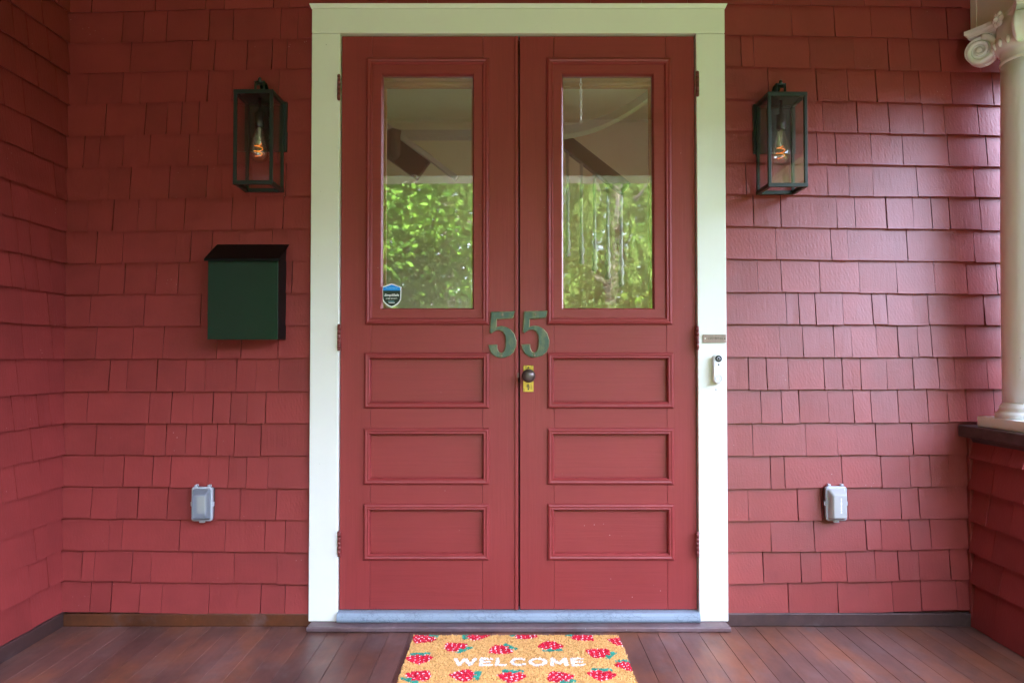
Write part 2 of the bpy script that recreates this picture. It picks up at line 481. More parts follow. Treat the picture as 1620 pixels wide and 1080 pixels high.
# wall boards behind the shingles
DX0 = P(490.5, 500, -.03).x; DX1 = P(1149.5, 500, -.03).x     # outer edges of the door casing
CI0 = P(536, 500, -.03).x; CI1 = P(1103.6, 500, -.03).x       # inner edges of the casing
ZTOP = P(820, 5.5, -.042).z
ZHEAD = P(820, 53, -.03).z
sh = MB()
sh.box(LX-.6, 4.6, 0.01, .12, CEIL-.4, 5.4)                    # facade over the porch
sh.box(LX-4.5, LX-.12, -3.2, .0, GZ, 5.4)                       # projecting wing
sh.box(2.2, 4.6, 0.01, .12, GZ, CEIL-.4)
sh.box(-7.0, 2.1, -3.3, 7.5, 5.4, 5.55); sh.box(2.1, 4.9, -.15, 7.5, 5.4, 5.55)
sh.box(-7.0, 4.9, -.2, 6.8, 5.55, 6.8)
sh.box(-3.5, -2.3, -3.0, 0.0, 4.9, 5.3)
sh.build('house_shell', M['wallboard'], kind='structure')
m = MB(); m.box(LX-.1, 2.05, -2.95, 0.0, CEIL, CEIL+.12); m.build('porch_ceiling', M['ceiling'], kind='structure')
m = MB(); m.add([(LX-.3,-3.3,CEIL+.14),(2.4,-3.3,CEIL+.14),(2.4,.0,3.7),(LX-.3,.0,3.7)], [(0,1,2,3)]);
m.add([(LX-.3,-3.3,CEIL+.13),(2.4,-3.3,CEIL+.13),(2.4,0,CEIL+.13),(LX-.3,0,CEIL+.13)], [(0,1,2,3)]); m.build('porch_roof', M['roof'], kind='structure')
m = MB(); m.box(LX, 2.02, -2.95, FRONT+.08, 2.33, CEIL); m.build('front_beam', M['trim'], kind='structure', bevel=.008)
m = MB()
for k in range(3): m.box(LX, 1.7, FRONT-.30*(k+1), FRONT-.30*k-.002, GZ, -.155*(k+1))
m.build('porch_steps', M['board_dark'], kind='structure')
m = MB(); m.box(LX-.1, 2.05, FRONT+.03, -.01, GZ, -.035); m.build('porch_foundation', M['board_dark'], kind='structure')

# interior hall behind the doors (seen dimly through the glass)
m = MB()
HB = 3.6
m.box(-1.9, 1.9, HB, HB+.1, -.1, 3.0)                     # back wall
m.box(-2.0, -1.9, .16, HB, -.1, 3.0)                      # left wall
m.box(1.9, 2.0, .16, .9, -.1, 3.0); m.box(1.9, 2.0, 2.4, HB, -.1, 3.0)
m.box(1.9, 2.0, .9, 2.4, -.1, .6); m.box(1.9, 2.0, .9, 2.4, 2.6, 3.0)   # unseen side window, added to light the hall
m.box(-2.0, 2.0, .16, HB+.1, 3.0, 3.1)
m.build('hall_walls', M['inner_wall'], kind='structure')
m = MB(); m.box(-2.0, 2.0, .13, HB+.1, -.2, -.1); m.build('hall_floor', plain('hall_floor_boards', (.15, .13, .09), .5), kind='structure')

# ------------------------------------------------------------------ shingled walls
LL = [(22,12),(70.4,61.7),(118,109),(167,158),(217,209),(267,259),(318,311),(367.6,362),(417,412.7),(466.4,463.6),(516.7,514.6),
      (567.7,565.8),(619.5,619),(668.6,669.3),(718.3,721),(768,772.4),(818.6,822.5),(868.4,873),(917.4,922.8),(966,972)]
LJ = [[146.6,247,326.5,356,433.6,457.7],[194,227,264,331,369,444,471],[207,302.5,339.5,391,430.6,453.7],[139,194,223,295,329,368,441],
      [167,230,264,287,314,343,405],[133,157,195,237,299,345,395,440],[172,206,239,268.5,327,351,396.6,452],[139.5,179,218,247,292,367,404,448],
      [153,194.5,278,302,335,378,430.5],[157,197.5,247,282,340,400,462],[142.6,228.4,318,372,430],[152,210,258.6,344,382,440],
      [173,200.6,248.5,294,324.7,374,405,441],[138,236,271.6,305.6,337,365,391,420],[151.6,228.6,262.4,294,318,343,371,413],
      [164,196,242,270,330,361.6,390,424],[145,186,218.5,265,330,380,437],[173,193,284,356.5,419,451],[130,149,209,239,304.4,370.5,439],
      [143,176,221,256.6,330.5,376,413,451]]
RL = [(7,14),(56,64),(106,115),(157,166),(207,214),(257,263.5),(308,312),(357.7,363.5),(409,414.5),(461.5,464.7),(512.6,514),(565,564),
      (616.4,614.7),(669,667),(720.7,718),(773,768),(823.7,819),(873,867),(922.6,915),(972,963)]
RJ = [[1222,1282,1367,1456,1520],[1252,1320,1377,1442,1498,1552],[1172,1192.5,1280.6,1352,1405,1439,1487,1550],[1215,1292,1341,1386,1430,1455,1505,1571],
      [1240,1302,1356,1406,1460,1494,1548],[1200,1293,1322,1378,1428,1500,1561],[1180,1250,1309,1343,1381,1451,1541],
      [1191.6,1235,1324,1353,1402,1444,1474,1502,1551],[1227.6,1315,1341,1435,1541],[1198.6,1236,1296.6,1359.6,1419,1478.5,1530,1577],
      [1244,1264,1290,1333.6,1380,1402.7,1444,1468.6,1557],[1234,1270,1319.5,1347,1387,1421,1452.5,1473.7,1528],
      [1184,1213,1247,1304,1332.6,1362,1403,1444.5,1484.6,1511,1562],[1204,1237,1264.5,1310.5,1350.6,1378,1420.7,1468,1500,1529,1573],
      [1190.7,1274.5,1324.5,1385.5,1443.5],[1219,1241.5,1332,1394,1439,1471.5,1501],[1184,1262,1300,1341,1425,1454],[1220,1288,1370,1394,1440,1472],
      [1207,1267,1299,1339,1384.5,1421,1454,1503],[1247,1325,1374,1412,1457,1513]]
YB, YT = -.0190, -.003          # shingle front at the butt and at its top
rs = random.Random(11)

def shingle(mb, a0, a1, z0a, z0b, z1, axis='x', base=0.0, sgn=-1, lean=0.0, rnd=rs, thick=None):
    """one tapered shingle; runs along axis, its front stands sgn*|YB| off base"""
    t = (thick if thick else abs(YB)) + rnd.uniform(-.002, .0025)
    tb = t + rnd.uniform(-.001, .001)
    top = abs(YT)
    def pt(a, off, z):
        return (a, base + sgn*off, z) if axis == 'x' else (base + sgn*off, a, z)
    la, lb = lean + rnd.uniform(-.0012, .0012), lean + rnd.uniform(-.0012, .0012)
    am = (a0*.5 + a1*.5); zm = (z0a+z0b)/2 + rnd.uniform(-.0008, .0008)
    # front grid 3 x 3 gives the slab a faint cup; back is flat
    v = []
    cup = rnd.uniform(-.0011, .0011)
    for r in range(3):
        f = r / 2
        for c in range(3):
            g = c / 2
            zb = (z0a, zm, z0b)[c]
            a = a0 + (a1 - a0) * g + (la if c == 0 else lb if c == 2 else 0) * f
            off = (t + (tb - t) * g) * (1 - f) + top * f + (cup if c == 1 else 0) * (1 - f)
            v.append(pt(a, off, zb + (z1 - zb) * f))
    n = 9
    for c in (0, 2): v.append(pt(a0 if c == 0 else a1, -.004, (z0a if c == 0 else z0b) + .009))
    for c in (0, 2): v.append(pt((a0 + la) if c == 0 else (a1 + lb), -.004, z1))
    fs = [(0,1,4,3),(1,2,5,4),(3,4,7,6),(4,5,8,7),(0,9,10,2,1),(0,3,6,11,9),(2,10,12,8,5),(6,7,8,12,11)]
    mb.add(v, fs)

def courses(wall, lines, joints, xa, xb, pxa, pxb, mat, xlimits=None):
    n = len(lines)
    zl = [(P(pxa, l, -.013).z, P(pxb, r, -.013).z) for l, r in lines]
    xa_, xb_ = P(pxa, 500, -.013).x, P(pxb, 500, -.013).x
    zat = lambda k, x: zl[k][0] + (zl[k][1] - zl[k][0]) * (x - xa_) / (xb_ - xa_)
    for k in range(n):
        ymid = (lines[k][0] + lines[k][1]) / 2 - 25
        xs = [xa] + [P(j, ymid, -.012).x for j in joints[k]] + [xb]
        xs = [xs[0]] + [x for x in xs[1:-1] if xa + .02 < x < xb - .02] + [xs[-1]]
        for i in range(len(xs) - 1):
            g0 = rs.choice((.0005, .0008, .0012, .0017, .0021)); g1 = rs.choice((.0005, .0008, .0012, .0017, .0021))
            a0 = xs[i] + (g0 if i else 0); a1 = xs[i+1] - (g1 if i < len(xs) - 2 else 0)
            ztop = (zat(k-1, (a0+a1)/2) if k else zat(0, (a0+a1)/2) + .119) + .022
            mb = MB()
            dz = rs.uniform(-.0012, .0012)
            shingle(mb, a0, a1, zat(k, a0) + dz + rs.uniform(-.001,.001), zat(k, a1) + dz + rs.uniform(-.001,.001), ztop)
            mb.build('shingle', mat, wall)
    # courses above the frame, one part
    up = MB()
    zt = zl[0]
    for q in range(1, 5):
        x = xa
        while x < xb - .03:
            w = rs.uniform(.07, .2); x1 = min(xb, x + w)
            if xb - x1 < .04: x1 = xb
            z0 = max(zt) + .119 * q
            if z0 < CEIL - .02: shingle(up, x + .001, x1 - .001, z0 - .004, z0, min(z0 + .14, CEIL - .001))
            x = x1
    up.build('upper_shingles', mat, wall, kind='stuff')
    return zat

wallL = empty('shingled_wall', (LX, 0, 0), 'red shingled wall left of the double doors, behind the dark green mailbox', 'wall', 'red shingled walls of the porch')
MB().box(LX-.02, DX0+.03, .0, .1, -.05, CEIL).build('backing_board', M['wallboard'], wallL)
zatL = courses(wallL, LL, LJ, LX, DX0 + .012, 105, 489, M['shingle_a'])
wallR = empty('shingled_wall', (DX1, 0, 0), 'red shingled wall right of the double doors, running behind the cream column', 'wall', 'red shingled walls of the porch')
MB().box(DX1-.03, 2.2, .0, .1, -.05, CEIL).build('backing_board', M['wallboard'], wallR)
zatR = courses(wallR, RL, RJ, DX1 - .012, 2.15, 1150, 1530, M['shingle_b'])
fs_ = MB(); qz = .0
while qz < 5.2:
    x = 2.152
    while x < 4.58:
        x1 = min(4.6, x + rs.uniform(.08, .21)); shingle(fs_, x + .001, x1 - .001, qz, qz + .001, qz + .142); x = x1
    qz += .119
fs_.build('far_shingles', M['shingle_b'], wallR, kind='stuff')
# strip of wall above the door head
MB().box(DX0+.03, DX1-.03, .002, .1, ZTOP-.05, CEIL).build('upper_board', M['wallboard'], wallL)
hb = MB()
for q in range(5):
    x = DX0
    z0 = ZTOP + .006 + .119*q - .06
    while x < DX1 and z0 < CEIL - .02:
        x1 = min(DX1, x + rs.uniform(.08, .2))
        shingle(hb, x+.001, x1-.001, max(z0, ZTOP + .003), max(z0, ZTOP + .003), min(z0+.14, CEIL-.001)); x = x1
hb.build('upper_shingles', M['shingle_a'], wallL, kind='stuff')

# baseboards
MB().box(LX+.02, DX0+.02, -.025, .0, .0, zatL(19, -1.2)).build('baseboard', M['base_orange'], wallL, bevel=.003)
MB().box(DX1-.02, KX+.02, -.025, .0, .0, zatR(19, 1.2)).build('baseboard', M['board_dark'], wallR, bevel=.003)
# slim dark sill line capping each baseboard
# left return wall
wallS = empty('shingled_wall', (LX, -.6, 0), 'shadowed red shingled side wall at the far left, meeting the front wall in a corner', 'wall', 'red shingled walls of the porch')
MB().box(LX-.1, LX, -2.9, .0, -.05, CEIL).build('backing_board', M['wallboard'], wallS)
rs2 = random.Random(5)
far = MB()
for k in range(-3, 20):
    if k >= 0:
        z0 = zatL(k, LX); zt = (zatL(k-1, LX) if k else z0 + .119) + .022
    else:
        z0 = zatL(0, LX) + .119 * (-k); zt = z0 + .141
    zt = min(zt, CEIL - .001)
    y = -.012
    while y > -2.85:
        w = rs2.choice((.075, .1, .12, .15, .18, .21)) * rs2.uniform(.9, 1.1)
        y1 = max(-2.9, y - w)
        g = rs2.choice((.0006, .001, .0016, .002))
        vis = (k >= 0 and y > -.62)
        mb = MB() if vis else far
        shingle(mb, y1 + g, y - g if y < -.02 else y, z0 + rs2.uniform(-.0015,.0015), z0 + rs2.uniform(-.0015,.0015), zt, 'y', LX, 1, 0, rs2)
        if vis: mb.build('shingle', M['shingle_a'], wallS)
        y = y1
far.build('far_shingles', M['shingle_a'], wallS, kind='stuff')
MB().box(LX, LX+.026, -2.68, -.0, .0, .052).build('baseboard', M['board_dark'], wallS, bevel=.003)

# ------------------------------------------------------------------ porch floor
flo = empty('porch_floor', (0, -1.4, 0), kind='structure')
flo['label'] = 'worn brown stained board floor of the porch'
x = LX - .02
rf = random.Random(3)
PITCHB = .0745
while x < 2.04:
    x1 = x + PITCHB
    MB().box(x + .0005, x1 - .0005, FRONT - .03, .0, -.03 , rf.uniform(-.0006, .0003)).build('floor_board', M['floor'], flo, bevel=.0008, seg=1)
    x = x1
# raised border board under the door casing, mitred ends
yb = PZ(820, 1000.5, 0).y
bz = P(820, 985.5, -.052).z - .001
m = MB(); m.prism([(DX0 + .012, -.0), (DX1 - .012, -.0), (DX1 - .006, yb), (DX0 + .006, yb)], 'z', .0015, bz)
m.build('border_board', M['border'], flo, bevel=.004)

# ------------------------------------------------------------------ door frame
fr = empty('door_frame', ((DX0+DX1)/2, 0, 0), 'wide cream painted casing around the red double doors with blue grey sill', 'door frame')
CY = -.030
MB().box(DX0, CI0, CY, .05, bz + .0005, ZHEAD).build('side_casing', M['trim'], fr, bevel=.003)
MB().box(CI1, DX1, CY, .05, bz + .0005, ZHEAD - .0006).build('side_casing', M['trim'], fr, bevel=.003)
MB().box(DX0, DX1, CY - .0012, .05, ZHEAD + .0006, ZTOP - .014).build('head_casing', M['trim'], fr, bevel=.003)
m = MB()
prof = [(0, CY-.0012), (.0, -.0335), (.003, -.036), (.008, -.039), (.0105, -.042), (.0139, -.042), (.0139, .0)]
loops = []
zc = ZTOP - .0139
for (dz, yy) in prof:
    ext = (CY - yy) * .55 + .0005 if yy < 0 else .009
    loops.append([(DX0 - max(0, ext), yy, zc + dz), (DX1 + max(0, ext), yy, zc + dz), (DX1 + max(0, ext), .04, zc + dz), (DX0 - max(0, ext), .04, zc + dz)])
m.loft(loops); m.build('head_moulding', M['trim'], fr)
# sill with rounded nose
sx0, sx1 = P(532.3, 975, -.05).x, P(1108.3, 975, -.05).x
zs0, zs1 = P(820, 984.5, -.05).z, P(820, 965, -.014).z
zs0 = bz + .0015
pr = [(.06, zs0), (-.046, zs0), (-.051, zs0 + .006), (-.052, (zs0+zs1)/2 - .004), (-.050, zs1 - .010), (-.045, zs1 - .003), (-.038, zs1), (.06, zs1)]
MB().prism(pr, 'x', sx0, sx1).build('sill', M['sill'], fr)
# stop boards behind the doors
MB().box(CI0, CI1, .042, .07, ZHEAD - .05, ZHEAD + .02).build('door_stop', M['gap'], fr)
MB().box(-.03 + P(821.5,500,-.01).x, .03 + P(821.5,500,-.01).x, .036, .06, zs1, ZHEAD).build('door_stop', M['gap'], fr)

# ------------------------------------------------------------------ doors
FY = -.012                                   # door face plane
def px_x(v, row=540): return P(v, row, FY).x
def px_z(v): return P(820, v, FY).z
zb = zs1 + .003; zt = ZHEAD - .004
def rect_mould(mb, x0, x1, z0, z1, prof):
    loops = []
    for u, y in prof: loops.append([(x0+u, y, z0+u), (x1-u, y, z0+u), (x1-u, y, z1-u), (x0+u, y, z1-u)])
    mb.loft(loops, 0, False, False, False)
MO = .0245                                   # panel moulding width
PANELS = [(557.5, 645.5), (677, 766), (796.5, 885)]
def door(xa, xb, wx0, wx1, pxl, pxr, glx, label, which):
    d = empty('door', ((xa+xb)/2, FY, zb), label, 'door', 'leaves of the double door')
    # window
    wz1, wz0 = px_z(92.5), px_z(513.5)
    pan = [(pxl + MO, pxr - MO, px_z(b) + MO, px_z(a) - MO) for a, b in PANELS]
    wh = (wx0 + .024, wx1 - .024, wz0 + .024, wz1 - .024)
    hx0, hx1 = pan[0][0], pan[0][1]; g = .00035
    MB().box(xa, hx0 - g, FY, FY + .045, zb, zt).build('stile', M['door_v'], d, bevel=.0009, seg=1)
    MB().box(hx1 + g, xb, FY, FY + .045, zb, zt).build('stile', M['door_v'], d, bevel=.0009, seg=1)
    cuts = [zt, wh[3], wh[2], pan[0][3], pan[0][2], pan[1][3], pan[1][2], pan[2][3], pan[2][2], zb]
    for q in range(0, 10, 2):
        MB().box(hx0 + g, hx1 - g, FY + .0003, FY + .044, cuts[q+1], cuts[q]).build('rail', M['door'], d, bevel=.0006, seg=1)
    for (a, b), h in zip(PANELS, pan):
        MB().box(h[0]-.002, h[1]+.002, FY + .011, FY + .03, h[2]-.002, h[3]+.002).build('recessed_panel', M['door'], d)
        mm = MB(); z0, z1 = px_z(b), px_z(a)
        rect_mould(mm, pxl, pxr, z0, z1, [(-.0005, FY + .001), (0, FY - .004), (.003, FY - .0085), (.008, FY - .0105), (.014, FY - .0085), (.0185, FY - .0095), (.0225, FY - .006), (MO, FY + .002), (MO + .0008, FY + .0115)])
        mm.build('panel_moulding', M['door'], d)
    mm = MB()
    rect_mould(mm, wx0, wx1, wz0, wz1, [(-.0005, FY + .001), (0, FY - .005), (.003, FY - .010), (.009, FY - .0125), (.015, FY - .0095), (.020, FY - .0105), (.0245, FY - .006), (.027, FY + .003)])
    mm.build('window_moulding', M['door'], d)
    gx0, gx1, gz0, gz1 = glx[0], glx[1], px_z(487), px_z(119.5)
    fm = MB()
    loops = []
    def lp(x0, x1, z0, z1, y): return [(x0, y, z0), (x1, y, z0), (x1, y, z1), (x0, y, z1)]
    i = .0255
    fm.loft([lp(wx0+i, wx1-i, wz0+i, wz1-i, FY+.012), lp(wx0+i, wx1-i, wz0+i, wz1-i, FY-.002), lp(gx0-.006, gx1+.006, gz0-.006, gz1+.006, FY-.002), lp(gx0-.0045, gx1+.0045, gz0-.0045, gz1+.0045, FY+.0005), lp(gx0, gx1, gz0, gz1, FY+.012), lp(gx0, gx1, gz0, gz1, FY+.03)], 0, False, False, False)
    fm.build('sash', M['door'], d)
    pane = MB().box(gx0-.003, gx1+.003, FY+.0135, FY+.0175, gz0-.003, gz1+.003).build('window_pane', M['pane'], d)
    # inner wood rail seen through the top of the glass
    sw = MB(); sw.box(gx0-.02, gx1+.02, FY+.034, FY+.05, gz1-.034, gz1+.03)
    sw.tube([(gx0-.02, FY+.036, gz1-.020), (gx1+.02, FY+.036, gz1-.020)], .011, 12)
    sw.build('inner_rail', M['oak'], d)
    iw = MB(); iw.box(gx0-.02, gx0+.006, FY+.046, FY+.06, gz0-.02, gz1+.02); iw.box(gx1-.006, gx1+.02, FY+.046, FY+.06, gz0-.02, gz1+.02)
    iw.build('inner_bead', M['oak'], d)
    return d, pane, (gx0, gx1, gz0, gz1)
GAPL, GAPR = px_x(820.0), px_x(822.5)
dL, paneL, gL = door(CI0 + .0035, GAPL, px_x(578), px_x(773.5), px_x(576.5), px_x(774), (px_x(604.3), px_x(747.2)),
    'left leaf of red double door, with shield sticker in window corner', 0)
dR, paneR, gR = door(GAPR, CI1 - .0035, px_x(865), px_x(1063.5), px_x(866), px_x(1065), (px_x(891.5), px_x(1033.5)),
    'right leaf of red double door carrying the round knob', 1)
MB().box(px_x(814.6), GAPL - .0004, FY - .0055, FY - .0002, zb, zt - .001).build('edge_bead', M['door'], dL, bevel=.0022)
MB().box(GAPL - .003, GAPL + .0008, FY - .008, FY - .0056, px_z(597), px_z(589)).build('latch_plate', M['bronze_plate'], dL, bevel=.001)
# hinges
for px, par, rows in ((536, dL, ((120,156),(515,552),(842,877))), (1103.6, dR, ((115,150),(518,551),(843,878)))):
    for a, b in rows:
        cx = P(px, (a+b)/2, -.036).x; z0, z1 = P(px, b, -.036).z, P(px, a, -.036).z
        hm = MB()
        nk = 5; hh = (z1 - z0) / nk
        for k in range(nk): hm.lathe([(.0062, hh*k + .0006), (.0062, hh*(k+1) - .0006)], (cx, -.034, z0), 'z', 10)
        hm.lathe([(.004, -.006), (.006, -.003), (.006, 0)], (cx, -.034, z0), 'z', 10); hm.lathe([(.006, 0), (.006, .003), (.004, .006)], (cx, -.034, z1), 'z', 10)
        hm.build('hinge', M['hinge'], par)
# knob and escutcheon
ex0, ex1, ez0, ez1 = P(827.8,600,-.016).x, P(844,600,-.016).x, P(835,619.6,-.016).z, P(835,577.8,-.016).z
MB().box(ex0, ex1, FY-.0035, FY-.0002, ez0, ez1).build('escutcheon_plate', M['brass'], dR, bevel=.001)
kc = P(836.2, 594.4, -.06)
kb = MB(); kb.lathe([(.011, .0), (.010, -.012), (.0095, -.022), (.013, -.028), (.021, -.033), (.0252, -.041), (.0252, -.047), (.021, -.055), (.012, -.0595), (.003, -.061)], (kc.x, FY-.0035, kc.z), 'y', 28)
kb.build('door_knob', M['knob'], dR)
sc = MB(); ecx = (ex0+ex1)/2
for zz in (ez0 + .010, ez1 - .008): sc.lathe([(.0035, 0), (.003, -.0016)], (ecx, FY-.0035, zz), 'y', 10)
sc.lathe([(.0022, 0), (.002, -.0008)], (ecx, FY-.0035, ez0 + .027), 'y', 10)
sc.build('plate_screws', M['screw'], dR)

# sticker on the left pane
def text_mesh(body, size, shear=0.0, bold=0.0, extrude=.00005):
    cu = bpy.data.curves.new('lettering', 'FONT'); cu.body = body; cu.size = size; cu.shear = shear; cu.offset = bold
    cu.align_x = 'CENTER'; cu.align_y = 'CENTER'; cu.extrude = extrude; cu.resolution_u = 2
    o = bpy.data.objects.new('lettering', cu); COL.objects.link(o)
    dg = bpy.context.evaluated_depsgraph_get()
    me = bpy.data.meshes.new_from_object(o.evaluated_get(dg))
    vs_ = [tuple(v.co) for v in me.vertices]; fs = [list(p.vertices) for p in me.polygons]
    bpy.data.objects.remove(o); bpy.data.curves.remove(cu); bpy.data.meshes.remove(me)
    return vs_, fs
def put_text(mb, body, cx, y, cz, width, height, **kw):
    vs_, fs = text_mesh(body, 1.0, **kw)
    x0, x1 = min(v[0] for v in vs_), max(v[0] for v in vs_); z0, z1 = min(v[1] for v in vs_), max(v[1] for v in vs_)
    sx, sz = width/(x1-x0), height/(z1-z0)
    mb.add([(cx + (v[0]-(x0+x1)/2)*sx, y - v[2]*.3, cz + (v[1]-(z0+z1)/2)*sz) for v in vs_], fs)
SY = FY + .0133
def shield(cx, cz, w, h, k):
    pts = []
    for (u, v) in [(-.5,.36),(0,.5),(.5,.36),(.5,-.10),(.48,-.18),(.42,-.27),(.30,-.37),(.15,-.45),(0,-.5),(-.15,-.45),(-.30,-.37),(-.42,-.27),(-.48,-.18),(-.5,-.10)]:
        pts.append((cx + u*w*k, cz + v*h*k))
    return pts
sp0, sp1 = P(604.6, 448.2, SY), P(634.8, 486.3, SY)
scx, scz, sw_, sh_ = (sp0.x+sp1.x)/2, (sp0.z+sp1.z)/2, sp1.x-sp0.x, sp0.z-sp1.z
stk = MB().prism(shield(scx, scz, sw_, sh_, 1), 'y', SY, SY-.0003).build('security_sticker', M['stick_white'], paneL)
stk['label'] = 'small shield sticker, blue over black with white border'
# (sub-part pieces of the sticker joined in one mesh with its own colours)
def clip_z(poly, zc, above):
    out = []
    for i in range(len(poly)):
        a, b = poly[i], poly[(i+1) % len(poly)]
        ia, ib = (a[1] >= zc) == above, (b[1] >= zc) == above
        if ia: out.append(a)
        if ia != ib:
            t = (zc - a[1])/(b[1]-a[1]); out.append((a[0]+(b[0]-a[0])*t, zc))
    return out
inner = shield(scx, scz, sw_, sh_, .90)
zband = scz + sh_*.205
me_ = MB()
me_.prism(clip_z(inner, zband, True), 'y', SY-.0003, SY-.0006, 0)
me_.prism(clip_z(inner, zband, False), 'y', SY-.0003, SY-.0006, 1)
pr0 = len(me_.f)
tb = MB()
put_text(tb, 'PROTECTED BY', scx, SY-.0007, scz + sh_*.30, sw_*.62, sh_*.05)
me_.add(tb.v, tb.f, 2)
tb = MB(); put_text(tb, 'SimpliSafe', scx, SY-.0007, scz - sh_*.0, sw_*.76, sh_*.125, shear=.2, bold=.02)
me_.add(tb.v, tb.f, 3)
tb = MB(); put_text(tb, 'HOME SECURITY', scx, SY-.0007, scz - sh_*.13, sw_*.60, sh_*.045, bold=.01)
me_.add(tb.v, tb.f, 3)
me_.box(scx - sw_*.2, scx + sw_*.14, SY-.0007, SY-.0006, scz - sh_*.255, scz - sh_*.240, 2)
me_.box(scx - sw_*.16, scx + sw_*.16, SY-.0007, SY-.0006, scz - sh_*.315, scz - sh_*.295, 3)
# the print stands on the pane as a second sub-part
me_.build('sticker_print', [M['stick_blue'], M['stick_black'], M['stick_cyan'], M['stick_white']], paneL)

# ------------------------------------------------------------------ numerals
FIVE = [(180,88),(436,80),(422,140),(414,154),(400,161),(243,171),(240,250),(290,238),(340,247),(390,275),(430,322),(453,395),(449,460),(425,520),(380,560),(325,578),(285,582),(230,571),(185,535),(162,492),(152,440),(247,436),(250,480),(266,515),(292,527),(315,512),(330,470),(335,400),(328,340),(305,302),(270,286),(235,290),(205,305),(188,322),(165,308)]
def numeral(dx, dy, label):
    pts = [P(750 + (a+dx)/6.747, 480 + (b+dy)/6.747, FY-.006) for a, b in FIVE]
    c = sum(pts, Vector())/len(pts)
    bm = bmesh.new()
    vs_ = [bm.verts.new((p.x - c.x, -.004, p.z - c.z)) for p in pts]
    f = bm.faces.new(vs_)
    ex = bmesh.ops.extrude_face_region(bm, geom=[f])
    for v in [g for g in ex['geom'] if isinstance(g, bmesh.types.BMVert)]: v.co.y = .0045
    bm.normal_update()
    fe = [e for e in bm.edges if all(abs(v.co.y + .004) < 1e-6 for v in e.verts)]
    bmesh.ops.bevel(bm, geom=fe, offset=.0024, segments=1, affect='EDGES', profile=.5, material=1)
    bmesh.ops.recalc_face_normals(bm, faces=bm.faces)
    me = bpy.data.meshes.new('house_number'); bm.to_mesh(me); bm.free()
    me.materials.append(M['patina']); me.materials.append(M['patina_edge'])
    o = bpy.data.objects.new('house_number', me); COL.objects.link(o)
    o.location = (c.x, FY - .006, c.z); WL[o.name] = Vector(o.location)
    tag(o, label, 'house number', 'green metal numerals on the doors')
    for (a, b) in ((302,120),(292,558)):
        p = P(750 + (a+dx)/6.747, 480 + (b+dy)/6.747, FY-.010)
        s = MB(); s.lathe([(.0042, .0), (.0042, -.0012), (.003, -.0022)], (p.x, FY-.0099, p.z), 'y', 12); s.build('screw', M['bronze_plate'], o)
    return o
numeral(0, 0, 'green patinated metal numeral 5 fixed to the left door leaf')
numeral(352, -5, 'green patinated metal numeral 5 above the knob on the right leaf')

